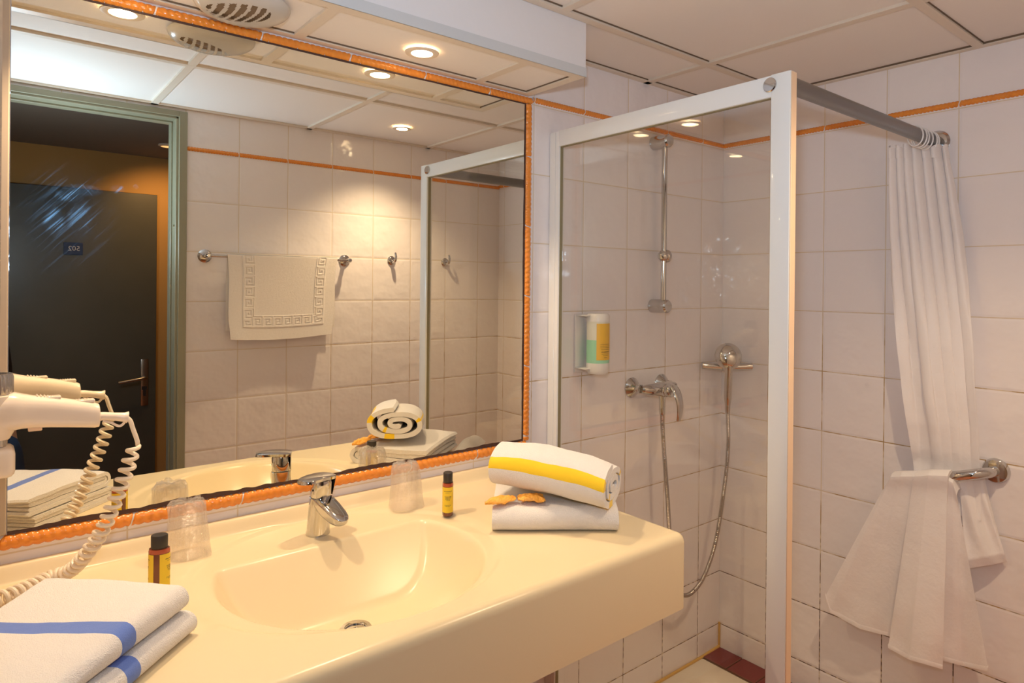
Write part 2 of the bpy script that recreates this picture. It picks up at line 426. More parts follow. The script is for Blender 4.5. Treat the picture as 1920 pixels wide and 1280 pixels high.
# mirror
mir = thing('wall_mirror', (-1.63, -0.002, 1.0), 'large frameless mirror set inside the orange rope tile border', 'mirror')
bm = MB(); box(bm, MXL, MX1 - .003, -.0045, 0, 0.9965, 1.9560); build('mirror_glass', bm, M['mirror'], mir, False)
bm = MB()
# corroded dark edge with an uneven inner line
def ragged(bm, p, q, inn, w0, w1, sc):
    p = Vector(p); q = Vector(q); n = 260; rows = [[], []]
    for i in range(n + 1):
        t = i / n; c = p.lerp(q, t)
        w = w0 + (w1 - w0) * max(0, noise.noise(Vector((t * sc, 3.1, 0.7))) * 1.3 + .45 * noise.noise(Vector((t * sc * 6, 1.1, 0))))
        rows[0].append(bm.verts.new(c)); rows[1].append(bm.verts.new(c + Vector(inn) * w))
    grid_faces(bm, rows)
ragged(bm, (MXL, -.0052, .9935), (MX1, -.0052, .9935), (0, 0, 1), .0055, .013, 9)
ragged(bm, (MXL, -.0052, 1.9575), (MX1, -.0052, 1.9575), (0, 0, -1), .0035, .005, 4)
ragged(bm, (MX1 + .001, -.0053, .9935), (MX1 + .001, -.0053, 1.9575), (-1, 0, 0), .0045, .007, 4)
build('corroded_edge', bm, M['rust'], mir, False)

# ------------------------------------------------------------------ doorway, corridor
bm = MB()
def casing(x0, x1, y0, y1, z0, z1, mi=0): box(bm, x0, x1, y0, y1, z0, z1, bev=.0015, seg=1, mi=mi)
FX = -1.535
for (a, b, yy) in ((DX1 + .003, FX, .016),):
    casing(DX1 + .002, FX, YB - .001, YB + .014, 0, DZ + .024)          # outer leg
casing(DX0 + .001, DX1 + .002, YB - .001, YB + .014, DZ + .002, DZ + .024)  # head
casing(DX1 - .008, DX1 + .003, YB - .060, YB + .006, 0, DZ + .003)      # rebate steps
casing(DX1 - .015, DX1 - .007, YB - .095, YB - .050, 0, DZ - .008)
casing(DX0 + .001, DX1, YB - .060, YB + .006, DZ - .007, DZ + .003)
casing(DX0 + .001, DX1 - .007, YB - .095, YB - .050, DZ - .014, DZ - .006)
cyl(bm, (DX1 - .007, YB - .010, 1.660), (DX1 - .013, YB - .010, 1.660), .004, 10)
struct('door_3_frame', bm, M['doorframe']).name = 'trim_4'
# open bathroom door folded back along the left wall
a = Vector((-2.172, -1.425)); b = Vector((-2.1382, -.832)); dd = (b - a).normalized(); nn = Vector((-dd.y, dd.x))  # nn to the left
bm = MB(); vs8 = []
for z in (0.008, 2.05):
    for p in (a, b, b + nn * .040, a + nn * .040): vs8.append(bm.verts.new((p.x, p.y, z)))
for f in ((0, 1, 2, 3), (7, 6, 5, 4), (0, 4, 5, 1), (1, 5, 6, 2), (2, 6, 7, 3), (3, 7, 4, 0)): bm.faces.new([vs8[i] for i in f])
door2 = struct('door_2', bm, M['doorpaint'])
bm = MB(); box(bm, b.x - .030, b.x - .003, b.y - .001, b.y + .002, 1.03, 1.16, bev=.0006, seg=1)
box(bm, b.x - .022, b.x - .009, b.y, b.y + .011, 1.085, 1.112, bev=.001, seg=1)
build('latch_plate', bm, M['chrome_dull'], door2)

YC, ZK = -2.90, 2.155
bm = MB(); box(bm, -3.6, 0.1, YC - .1, YC, 0, 2.4); struct('wall_corridor_far', bm, M['ochre_wall'])
bm = MB(); box(bm, -3.7, -3.6, YC - .1, 0.1, 0, 2.4); struct('wall_corridor_left', bm, M['ochre_wall'])
bm = MB(); box(bm, 0.1, 0.2, YC - .1, 0.1, 0, 2.4); struct('wall_corridor_right', bm, M['ochre_wall'])
bm = MB(); box(bm, -3.6, 0.1, YC, YB - .101, ZK, ZK + .1); struct('ceiling_corridor', bm, M['corr_ceiling'])
bm = MB(); box(bm, -3.6, -2.62, YB - .1, YB, 0, 2.3); box(bm, -2.62, XL - .1, YB + .05, YB + .15, 0, 2.3); box(bm, -2.62, XL, YB - .1, YB, DZ, 2.3); struct('wall_corridor_near', bm, M['ochre_wall'])
bm = MB(); box(bm, -2.235, -1.386, YC, YC + .035, 0.005, 1.937, bev=.002, seg=1)
door1 = struct('door_1', bm, M['darkdoor'])
bm = MB(); box(bm, -1.462, -1.424, YC + .035, YC + .043, .735, 1.0, bev=.003); box(bm, -1.450, -1.437, YC + .043, YC + .0436, .79, .83, bev=.0001, seg=1, mi=1)
box(bm, -1.457, -1.430, YC + .0425, YC + .0434, .825, .845, bev=.0002, seg=1, mi=1)
build('handle_plate', bm, [M['chrome_dull'], M['dark_rubber']], door1)
bm = MB(); tube(bm, catmull([(-1.443, YC + .040, .895), (-1.443, YC + .075, .897), (-1.452, YC + .088, .896), (-1.50, YC + .090, .890), (-1.575, YC + .088, .880)], 6), [.009] * 18 + [.008] * 7, 10)
build('lever', bm, M['chrome_dull'], door1)
def text_mesh(name, txt, size, mat_, parent, loc, rot, extrude=0.0004, align='CENTER', spacing=1.0):
    cu = bpy.data.curves.new(name, 'FONT'); cu.body = txt; cu.size = size; cu.extrude = extrude; cu.align_x = align; cu.align_y = 'CENTER'; cu.space_character = spacing; cu.resolution_u = 2
    tmp = bpy.data.objects.new(name, cu); COL.objects.link(tmp)
    dg = bpy.context.evaluated_depsgraph_get(); me = bpy.data.meshes.new_from_object(tmp.evaluated_get(dg))
    bpy.data.objects.remove(tmp); me.materials.clear(); me.materials.append(mat_)
    o = bpy.data.objects.new(name, me); COL.objects.link(o); o.parent = parent
    o.location = Vector(loc) - parent_world(parent); o.rotation_euler = rot
    return o
bm = MB(); box(bm, -1.821, -1.737, YC + .035, YC + .039, 1.579, 1.645, bev=.001, seg=1)
sg = build('room_sign', bm, M['navy'], door1)
text_mesh('numerals', '502', .036, M['signwhite'], sg, (-1.776, YC + .0392, 1.612), (PI / 2, 0, PI), .0004)

# ------------------------------------------------------------------ vanity counter with moulded basin
CX1, CY1, CZ, CB = -1.000, -0.612, 0.915, 0.757
BCX, BCY, BA, BB, BBK = -1.605, -0.300, 0.242, 0.250, -0.178
def counter_z(x, y):
    z = CZ
    if y > -.034: z += .028 * (1 - sst(-.030, -.008, -abs(y)) if False else sst(-.030, -.010, y))
    # shallow dished ring around bowl and tap deck
    q = math.sqrt(((x - BCX) / .292) ** 2 + ((y + .292) / .268) ** 2)
    z -= .0045 * (1 - sst(.955, 1.005, q))
    q = math.sqrt(((x - BCX) / BA) ** 2 + ((y - BCY) / BB) ** 2)
    d1 = (1 - q) * .245; d2 = (BBK - y)
    D = .112
    if d1 > -.006 and d2 > -.006:
        def soft(d, k=.005):   # rounded start of the slope
            return 0 if d < -k else ((d + k) ** 2 / (4 * k) if d < k else d)
        f1 = D * (1 - (1 - min(1, soft(d1) / .150)) ** 2.3)
        f2 = soft(d2, .006) * 1.15
        k = .014; h = max(0, min(1, .5 + .5 * (f2 - f1) / k)); dep = f2 * (1 - h) + f1 * h - k * h * (1 - h)
        dep = min(dep, D + .004)
        z -= max(0, dep)
    return z
vanity = thing('vanity_counter', (-1.6, -.3, CB), 'cream one-piece vanity counter with oval moulded basin under the mirror', 'counter')
bm = MB()
RR = .019
def prof_y():
    ys = [0, -.005, -.010]
    y = -.010
    while y > -.034: y -= .003; ys.append(y)
    while y > CY1 + RR: y -= .0036; ys.append(max(y, CY1 + RR))
    return ys
def prof_x():
    xs = []; x = XL
    while x < -1.87: xs.append(x); x += .012
    while x < -1.335: xs.append(x); x += .0036
    while x < CX1 - RR: xs.append(x); x += .012
    xs.append(CX1 - RR); return xs
ys = prof_y(); xs = prof_x()
cols = []
def arc(n=6): return [(math.sin(PI / 2 * k / n), 1 - math.cos(PI / 2 * k / n)) for k in range(1, n + 1)]
# extended sample coordinates: (coordinate, drop)
yl = [(y, 0.0) for y in ys] + [(CY1 + RR - RR * s, RR * c) for s, c in arc()] + [(CY1, CZ - CB)]
xl = [(x, 0.0) for x in xs] + [(CX1 - RR + RR * s, RR * c) for s, c in arc()] + [(CX1, CZ - CB)]
rows = []
for x, dx in xl:
    row = []
    for y, dy in yl:
        z = counter_z(x, y)
        if dx or dy:
            dr = max(dx, dy)
            if dx and dy and dx < .1 and dy < .1:
                dr = RR - math.sqrt(max(0, RR ** 2 - min(RR ** 2, (x - (CX1 - RR)) ** 2 + (y - (CY1 + RR)) ** 2)))
            z = min(z, CZ) - dr if dr < .1 else CB
            if dx > 0 and y > -.034 and dr < .1: z = counter_z(x, y) - dr
        row.append(bm.verts.new((x, y, z)))
    rows.append(row)
# round the vertical corner a little
for i, (x, dx) in enumerate(xl):
    for j, (y, dy) in enumerate(yl):
        if dx > 0 and dy > 0:
            v = rows[i][j]; px = x - (CX1 - RR); py = y - (CY1 + RR); L = math.hypot(px, py)
            if L > RR: v.co.x = CX1 - RR + px / L * RR; v.co.y = CY1 + RR + py / L * RR
grid_faces(bm, rows, flip=True)
bot = [rows[0][-1]] + [r[-1] for r in rows[1:]] + [rows[-1][j] for j in range(len(yl) - 2, -1, -1)]
c0 = bm.verts.new((XL, 0, CB))
bm.faces.new(bot + [c0])
build('counter_shell', bm, M['counter'], vanity)
bm = MB(); lathe(bm, [(.030, -.004), (.030, .0), (.027, .0035), (.020, .0045), (.019, .001), (.006, .003), (.001, .004)], (-1.62, -.335, CZ - .1135), (0, 0, 1), 28)
build('drain', bm, M['chrome'], vanity)
ovd = Vector((0, .90, .42)).normalized()
bm = MB(); oc = Vector((-1.600, -.5345, .874)); lathe(bm, [(.0145, -.004), (.0150, .001), (.0135, .0035), (.0105, .0030), (.0100, .0012)], oc, ovd, 28)
_, oa, ob = frame_of(ovd)
for k in (-1, 0, 1):
    p = oc + ovd * .003 + oa * (k * .0055)
    if k: tube(bm, [p - ob * .008, p + ob * .008], .0012, 6, mi=0)
    else: tube(bm, [p - ob * .009, p + ob * .009], .0028, 6, mi=0)
bmd = MB(); lathe(bmd, [(.0104, 0.0), (.0104, .0018)], oc, ovd, 24)
ovf = build('overflow', bm, M['chrome'], vanity); build('overflow_slot', bmd, M['dark_rubber'], ovf)

# tap
tap = thing('basin_tap', (-1.606, -.135, CZ - .004), 'chrome single-lever basin mixer tap with its lever turned left', 'tap')
ax = Vector((.02, -.10, 1)).normalized(); t0 = Vector((-1.606, -.116, CZ - .0035))
bm = MB(); lathe(bm, [(.0245, 0), (.0245, .003), (.0232, .006), (.0222, .05), (.0215, .079), (.0205, .080)], t0, ax, 32)
build('tap_body', bm, M['chrome'], tap)
bm = MB()
# spout: flat-topped tongue leaving the body towards the room
sp = [(-.006, .079, .0212, .004), (-.022, .073, .0215, .024), (-.045, .063, .0205, .027), (-.068, .053, .0190, .022), (-.080, .048, .0160, .017), (-.087, .045, .011, .012), (-.090, .0435, .005, .008)]
rows = []
for dy, dz, w, th in sp:
    c = t0 + Vector((.006 - dy * -.22 * -1, dy * 1.0, dz)); c = t0 + Vector((-dy * .22, dy, dz)); cx_ = Vector((1, .22, 0)).normalized()
    up = Vector((0, -.45, .9)).normalized()
    ring = []
    for k in range(20):
        a_ = 2 * PI * k / 20; u = math.copysign(abs(math.cos(a_)) ** .6, math.cos(a_)); v = math.copysign(abs(math.sin(a_)) ** .6, math.sin(a_))
        ring.append(bm.verts.new(c + cx_ * u * w + up * (v * th * (.35 if v > 0 else 1.0))))
    rows.append(ring)
grid_faces(bm, rows, closed_u=True); bm.faces.new(rows[0]); bm.faces.new(rows[-1])
build('spout', bm, M['chrome'], tap)
bm = MB(); ac = t0 + Vector((.016, -.072, .0345)); lathe(bm, [(.0105, 0), (.0115, .002), (.0115, .010)], ac, (0, -.08, 1), 20); build('aerator', bm, M['chrome'], tap)
bm = MB(); c1 = t0 + ax * .0815
lathe(bm, [(.0208, 0), (.0212, .002), (.0212, .030), (.0195, .036)], c1, ax, 32)
hd = build('tap_head', bm, M['chrome'], tap)
bm = MB()
lx = Vector((-.93, -.36, .10)).normalized(); ly = lx.cross(Vector((0, 0, 1))).normalized(); lz = ly.cross(lx) * 1.0
if lz.z < 0: lz = -lz
c2 = c1 + ax * .041
rows = []
for s, w, dz in ((-.0235, .012, 0), (-.0215, .0195, .0), (-.012, .0245, .0), (.005, .0250, .0), (.022, .0245, -.001), (.038, .0220, -.003), (.050, .016, -.005), (.055, .008, -.006)):
    rows.append([bm.verts.new(c2 + lx * s + ly * (w * q) + lz * (dz + h)) for q, h in ((-1, -.0035), (-1, .002), (-.85, .0036), (0, .0042), (.85, .0036), (1, .002), (1, -.0035), (0, -.0042))])
grid_faces(bm, rows, closed_u=True); bm.faces.new(rows[0]); bm.faces.new(rows[-1])
# cheek pieces that run down beside the head
for s in (-1,):
    rows = []
    for t in range(7):
        u = t / 6; w = .019 * (1 - .55 * u)
        rows.append([bm.verts.new(c2 + lx * (-.0218) + ly * (w * q) + Vector((0, 0, -.040 * u)) + lx * (-.0015 * math.cos(q * 1.4))) for q in (-1, -.5, 0, .5, 1)])
    grid_faces(bm, rows)
build('lever', bm, M['chrome'], hd)
bm = MB(); p = c1 + lx * .0212 + ax * .014; lathe(bm, [(.0022, 0), (.0022, .0006)], p, lx, 12); build('lever_screw', bm, M['dark_rubber'], hd)

# ------------------------------------------------------------------ lamps and ceiling vent
def downlight(name, x, y, z, label, power, aim=None, group=None, spot=110, blend=.6):
    t = thing(name, (x, y, z), label, 'ceiling light', group)
    bm = MB(); lathe(bm, [(.0245, .002), (.0250, -.0025), (.030, -.0035), (.0385, -.0018), (.0395, .0005)], (x, y, z), (0, 0, 1), 40, capends=False); build('trim_ring', bm, M['lampring'], t)
    bm = MB(); lathe(bm, [(.0245, -.0012), (.020, -.0022), (.010, -.0030), (.0001, -.0032)], (x, y, z), (0, 0, 1), 32, capends=False); build('lit_lens', bm, M['lampglass'], t)
    lamp('SPOT', 'halogen_bulb', (x, y, z - .012), power, WARM, aim=aim or (x, y, 0), size=.018, spot=spot, blend=blend, parent=t)
    return t
GL = None
downlight('downlight', -1.936, -.098, SZ, 'round recessed halogen downlight at left end of soffit, left of the vent', 10, group=GL)
downlight('downlight', -1.366, -.112, SZ, 'round recessed halogen downlight in soffit above the right half of mirror', 7.4, group=GL)
downlight('downlight', -0.748, -1.150, ZC, 'small halogen downlight in main ceiling near the towel wall, seen in the mirror', 17, spot=118, blend=1.0)
t = thing('corridor_spotlight', (-1.412, -2.45, ZK), 'warm spotlight on dark corridor ceiling at the door frame edge, seen in mirror', 'ceiling light')
bm = MB(); lathe(bm, [(.045, 0), (.045, -.006), (.034, -.010)], (-1.412, -2.45, ZK), (0, 0, 1), 28, capends=False); build('trim_ring', bm, M['lampring'], t)
bm = MB(); lathe(bm, [(.034, -.009), (.0001, -.009)], (-1.412, -2.45, ZK), (0, 0, 1), 28, capends=False); build('lit_lens', bm, mat('dim_lamp_glass', (1, 1, 1), 0.3, emis=(1.0, .55, .2), estr=.5), t)
lamp('SPOT', 'halogen_bulb', (-1.412, -2.45, ZK - .02), 7.0, (1.0, .54, .22), aim=(-1.30, -2.9, 1.5), size=.02, spot=110, blend=.8, parent=t)

vc = Vector((-1.765, -.116, SZ))
vent = thing('ceiling_vent', vc, 'round domed white extractor vent with curved slots under the soffit', 'vent')
def vent_h(r):  # drop below the soffit
    R = .088
    return .027 * max(0, 1 - (r / R) ** 3.2) ** .62
bm = MB(); seg = 72; rings = 26; R = .088
def slot(x, y):
    # eye-shaped opening crossed by bars on one side of the dome
    u = (x * .80 - y * .60); v = (x * .60 + y * .80)     # u towards the camera-right front
    v2 = v + .020
    inside = (u / .060) ** 2 + (v2 / .038) ** 2 < 1
    bar = abs(((u + .9 * v2 + 5 * v2 * v2) / .0215) % 1 - .5) > .20
    return inside and bar
n = 90; vv = {}
for i in range(n + 1):
    for j in range(n + 1):
        x = (i / n * 2 - 1); y = (j / n * 2 - 1)
        # square to disc
        X = x * math.sqrt(1 - y * y / 2) * R; Y = y * math.sqrt(1 - x * x / 2) * R
        vv[i, j] = bm.verts.new(vc + Vector((X, Y, -vent_h(math.hypot(X, Y)) - .001)))
for i in range(n):
    for j in range(n):
        c = (vv[i, j].co + vv[i + 1, j + 1].co) / 2 - vc
        if slot(c.x, c.y): continue
        bm.faces.new((vv[i, j], vv[i + 1, j], vv[i + 1, j + 1], vv[i, j + 1]))
bmesh.ops.solidify(bm, geom=list(bm.faces), thickness=.0025)
build('vent_cover', bm, M['vent'], vent)
bm = MB(); lathe(bm, [(.070, -.0005), (.070, -.008), (.055, -.014), (.020, -.018), (.0001, -.019)], vc, (0, 0, 1), 40, capends=False); build('vent_core', bm, M['vent_in'], vent)

# ------------------------------------------------------------------ shower: tray, red tile strip, screen
bm = MB()
def rrect(x0, x1, y0, y1, r, z, n=6):
    out = []
    for cx, cy, a0 in ((x1 - r, y1 - r, 0), (x0 + r, y1 - r, PI / 2), (x0 + r, y0 + r, PI), (x1 - r, y0 + r, 3 * PI / 2)):
        for k in range(n + 1):
            a_ = a0 + PI / 2 * k / n; out.append((cx + r * math.cos(a_), cy + r * math.sin(a_), z))
    return out
TX0, TX1, TY0, TY1 = -.872, -.112, -.800, -.004
loops = [rrect(TX0, TX1, TY0, TY1, .004, 0.0), rrect(TX0, TX1, TY0, TY1, .006, .064), rrect(TX0 + .004, TX1 - .004, TY0 + .004, TY1 - .004, .008, .070),
         rrect(TX0 + .045, TX1 - .045, TY0 + .045, TY1 - .045, .06, .069), rrect(TX0 + .055, TX1 - .055, TY0 + .055, TY1 - .055, .07, .062), rrect(TX0 + .075, TX1 - .075, TY0 + .075, TY1 - .075, .08, .022), rrect(TX0 + .10, TX1 - .10, TY0 + .10, TY1 - .10, .09, .015)]
rows = [[bm.verts.new(p) for p in lp] for lp in loops]
grid_faces(bm, rows, closed_u=True); bm.faces.new(rows[0]); bm.faces.new(rows[-1])
tray = build('shower_tray', bm, M['tray'], None, True, (-.49, -.4, 0)); tag(tray, 'cream shower tray on the floor behind the glass screen', 'shower tray')
bm = MB(); box(bm, -.110, -.001, YB + .001, -.001, 0.001, .069, bev=.002, seg=1, mi=0)
y = -.0
k = 0
while y > YB + .02:
    y1 = y - (.115 if k else .108)
    box(bm, -.109, -.004, max(y1, YB + .002) + .002, y - (.004 if k == 0 else .001), .069, .0735, bev=.0012, seg=1, mi=1); y = y1; k += 1
struct('baseboard_right', bm, [M['gap'], M['redtile']], smooth=False)
bm = MB(); tube(bm, [(-.875, -.005, .0715), (-.112, -.005, .0715), (-.004, -.004, .0745)], .0055, 8); tube(bm, [(-.003, -.0035, .07), (-.003, -.0035, .165)], .0042, 8)
struct('trim_5', bm, M['silicone'], smooth=True)

SXp = -.860
screen = thing('shower_screen', (SXp, -.38, .07), 'white framed clear glass shower screen standing on the shower tray', 'shower screen')
zt = 1.890
bm = MB(); box(bm, SXp - .011, SXp + .011, -.040, -.001, .071, zt - .002, bev=.002)
box(bm, SXp - .013, SXp - .0105, -.026, -.001, .071, zt - .004, bev=.001, seg=1); build('wall_profile', bm, M['white_frame'], screen)
bm = MB(); box(bm, SXp - .012, SXp + .012, -.7645, -.7195, .071, zt, bev=.002)
build('post', bm, M['white_frame'], screen)
bm = MB(); box(bm, SXp - .010, SXp + .010, -.7665, -.7640, .071, zt - .002, bev=.0008, seg=1); build('post_seal', bm, M['seal'], screen)
bm = MB(); box(bm, SXp - .011, SXp + .011, -.7205, -.0395, zt - .047, zt - .001, bev=.002); build('top_rail', bm, M['white_frame'], screen)
bm = MB(); box(bm, SXp - .011, SXp + .011, -.7205, -.0395, .071, .110, bev=.002); build('bottom_rail', bm, M['white_frame'], screen)
bm = MB(); box(bm, SXp - .003, SXp + .003, -.7210, -.039, .108, zt - .045); build('glass_pane', bm, M['pane'], screen, False)
bm = MB()
for (y0, y1, z0, z1) in ((-.7215, -.7185, .11, zt - .046), (-.0405, -.0375, .11, zt - .046), (-.72, -.04, zt - .0485, zt - .0455), (-.72, -.04, .1085, .1115)):
    box(bm, SXp - .0055, SXp + .0055, y0, y1, z0, z1)
build('glazing_gasket', bm, mat('olive_gasket', (.28, .24, .13), .6), screen, False)
bm = MB(); lathe(bm, [(.0155, 0), (.0155, .003), (.0135, .0048), (.004, .0052)], (SXp - .0115, -.7175, zt - .0215), (-1, 0, 0), 32, capends=True); build('chrome_cap', bm, M['chrome'], screen)

# curtain rail
rail = thing('curtain_rail', (-.45, -.741, 1.87), 'grey metal curtain rail running from screen post to the right wall', 'curtain rail')
bm = MB()
RY = -.7415; RZ = 1.871
for i, x in enumerate((SXp + .012, -.085)): pass
pr = []
for k in range(20):
    a_ = 2 * PI * k / 20; pr.append((math.copysign(abs(math.cos(a_)) ** .7, math.cos(a_)) * .0125, math.copysign(abs(math.sin(a_)) ** .7, math.sin(a_)) * .018))
rows = [[bm.verts.new((x, RY + u, RZ + v)) for u, v in pr] for x in (SXp + .0125, -.0015)]
grid_faces(bm, rows, closed_u=True); bm.faces.new(rows[0]); bm.faces.new(rows[1])
build('rail_tube', bm, M['grey_rail'], rail)
bm = MB(); lathe(bm, [(.034, 0), (.034, .003), (.028, .010), (.018, .012)], (-.0005, RY, RZ), (-1, 0, 0), 32); build('wall_flange', bm, M['chrome'], rail)
rings = []
for k, x in enumerate((-.165, -.142, -.118, -.094, -.066, -.044)):
    bm = MB(); tube(bm, [(x + .004 * math.sin(k * 2.1 + a_ * 0), RY + .0205 * math.cos(2 * PI * q / 22), RZ - .006 + .028 * math.sin(2 * PI * q / 22)) for q in range(22) for a_ in (0,)], .0021, 8, closed=True)
    o = build('curtain_ring', bm, M['white_pl'], None, True, (x, RY, RZ))
    tag(o, ('white curtain ring nearest the screen post on the grey rail', 'second white curtain ring from the screen post side', 'third white curtain ring from the screen post side', 'third white curtain ring from the wall flange', 'second white curtain ring from the wall flange', 'white curtain ring nearest the wall flange')[k], 'curtain ring', 'curtain rings on the rail')

# ------------------------------------------------------------------ shower curtain
def unproj(px, py, ax, val):
    """a point of the photograph on the plane coordinate[ax] = val (only used to place the measured outline)"""
    v = Fv + Rv * (px - 1019.785) / 1242.745 - Uv * (py - 537.857) / 1242.745
    return CAM + v * ((val - CAM[ax]) / v[ax])
curt = thing('shower_curtain', (-.08, -.75, 1.84), 'white shower curtain gathered at the wall and pulled through the grab bar', 'shower curtain')
# upper part: z, y at left edge, y at right edge, x at left, x at right, pleat depth
UPX = [  # z, py, px left, px right, x left, x right, pleat depth
    (1.850, 274, 1664, 1778, -.150, -.020, .016), (1.76, 335, 1663, 1790, -.130, -.022, .020), (1.60, 440, 1665, 1806, -.105, -.030, .022), (1.45, 540, 1669, 1817, -.095, -.038, .022), (1.30, 640, 1680, 1826, -.092, -.045, .020),
    (1.15, 745, 1690, 1832, -.088, -.048, .016), (1.05, 810, 1700, 1836, -.078, -.048, .011), (.97, 860, 1708, 1838, -.060, -.040, .006), (.93, 885, 1712, 1839, -.042, -.034, .004), (.86, 915, 1716, 1840, -.036, -.034, .003), (.80, 950, 1730, 1840, -.040, -.040, .003)]
UP = [(z, unproj(l, py, 0, xl).y, unproj(r, py, 0, xr).y, xl, xr, dp) for z, py, l, r, xl, xr, dp in UPX]
bm = MB(); rows = []; nu = 150; nz = 110
def tabv(z, k):
    tb = sorted((r[0], r[k]) for r in UP); return lerp_tab(tb, z)
for i in range(nz + 1):
    z0 = 1.850 - (1.850 - .80) * i / nz; row = []
    for j in range(nu + 1):
        u = j / nu; z = z0
        if i == 0: z = z0 + .006 * math.cos(u * 2 * PI * 6)
        yl_, yr_, xl_, xr_, dp = [tabv(z0, k) for k in (1, 2, 3, 4, 5)]
        sm = sst(1.0, 1.6, z0)
        ph = 2 * PI * (6.5 * u + .22 * math.sin(5 * u + 1.3 * z0 * 2)) 
        wv = math.sin(ph) * (.10 + .90 * sst(1.25, 1.80, z0)) + .75 * math.sin(2 * PI * 1.7 * u + 2.2 + z0 * .8) * (1 - .6 * sm) + .35 * math.sin(2 * PI * 3.1 * u + .6) * (1 - sm)
        wr = .35 * noise.noise(Vector((u * 5, z0 * 9, 2.0))) * (1 - sm * .6)
        x = xl_ + (xr_ - xl_) * u - dp * (wv + wr); y = yl_ + (yr_ - yl_) * u + dp * .55 * math.cos(ph) * .6 * sst(0, .1, u) * sst(0, .1, 1 - u)
        row.append(bm.verts.new((min(x, -.006), y, z)))
    rows.append(row)
grid_faces(bm, rows)
build('gathered_cloth', bm, M['curtain'], curt)
# heading hem
bm = MB(); rows = []
for i in range(5):
    row = []
    for j in range(nu + 1):
        u = j / nu; z0 = 1.850 - .035 * i / 4
        yl_, yr_, xl_, xr_, dp = [tabv(z0, k) for k in (1, 2, 3, 4, 5)]
        ph = 2 * PI * (6.5 * u + .22 * math.sin(5 * u + 1.3 * z0 * 2))
        wv = math.sin(ph) + .45 * math.sin(2 * PI * 2.2 * u + 1.5 + z0 * 1.2) * .6
        x = xl_ + (xr_ - xl_) * u - dp * wv - .0015; y = yl_ + (yr_ - yl_) * u + dp * .33 * math.cos(ph) * sst(0, .1, u) * sst(0, .1, 1 - u)
        row.append(bm.verts.new((min(x, -.007), y, z0 + (.006 * math.cos(u * 2 * PI * 6) if i == 0 else 0))))
    rows.append(row)
grid_faces(bm, rows); build('heading_hem', bm, M['curtain'], curt)
# lower part draped over the bar: columns across u: top (px,py), bottom (px,py), x depth
LOW = [  # u, top px, top py, bottom px, bottom py, x top, x bottom
    (0.00, 1668, 896, 1547, 1118, -.080, -.085), (0.04, 1670, 894, 1556, 1147, -.084, -.090), (0.17, 1688, 893, 1612, 1178, -.088, -.070), (0.30, 1712, 893, 1682, 1196, -.085, -.055),
    (0.36, 1716, 897, 1672, 1204, -.088, -.075), (0.40, 1713, 893, 1665, 1214, -.098, -.125), (0.52, 1740, 891, 1705, 1236, -.104, -.150), (0.66, 1777, 892, 1768, 1254, -.098, -.125),
    (0.70, 1779, 896, 1760, 1240, -.088, -.085), (0.74, 1778, 900, 1762, 1236, -.082, -.070), (0.86, 1786, 905, 1806, 1248, -.080, -.060), (0.985, 1793, 925, 1851, 1257, -.078, -.065), (1.00, 1794, 927, 1853, 1254, -.077, -.066)]
bm = MB(); rows = []; nu2 = 170; nz2 = 90
for i in range(nz2 + 1):
    t_ = i / nz2; row = []
    for j in range(nu2 + 1):
        u = j / nu2; q = [lerp_tab([(r[0], r[k]) for r in LOW], u) for k in range(1, 7)]
        # outline bows outwards towards the hem on the left edge
        px = q[0] + (q[2] - q[0]) * (t_ ** 1.02 if u > .2 else t_ ** .98); py = q[1] + (q[3] - q[1]) * t_
        xx = q[4] + (q[5] - q[4]) * sst(0, 1, t_)
        xx -= .006 * math.sin(u * 2 * PI * 5 + 2 * t_) * t_ + .005 * noise.noise(Vector((u * 7, t_ * 6, 1.0))) * t_
        xx -= .012 * math.exp(-((t_ - .0) / .06) ** 2)
        p = unproj(px, py, 0, xx)
        row.append(bm.verts.new(p))
    rows.append(row)
# the cloth passes over the bar and down behind it
top = []
for (dx, dz) in ((.012, .010), (.030, .012), (.046, -.004), (.048, -.04)):
    top.append([bm.verts.new((min(-.008, v.co.x + dx), v.co.y, v.co.z + dz)) for v in rows[0]])
rows = list(reversed(top)) + rows
grid_faces(bm, rows)
build('draped_cloth', bm, M['curtain'], curt)
bm = MB(); r2 = []
for j in range(0, nu2 + 1):
    pts = [rows[-1][j].co.copy() if False else None]
HEM = [(lambda u: [lerp_tab([(r[0], r[k]) for r in LOW], u) for k in range(1, 7)])(j / nu2) for j in range(nu2 + 1)]
rr_ = [[], [], []]
for j, q in enumerate(HEM):
    u = j / nu2
    xx = q[5] - .006 * math.sin(u * 2 * PI * 5 + 2) - .005 * noise.noise(Vector((u * 7, 6.0, 1.0)))
    for k, (dpy, dx) in enumerate(((-8, -.0012), (-4, -.0025), (0.6, -.0015))):
        rr_[k].append(bm.verts.new(unproj(q[2], q[3] + dpy, 0, xx + dx)))
grid_faces(bm, rr_); build('bottom_hem', bm, M['curtain'], curt)
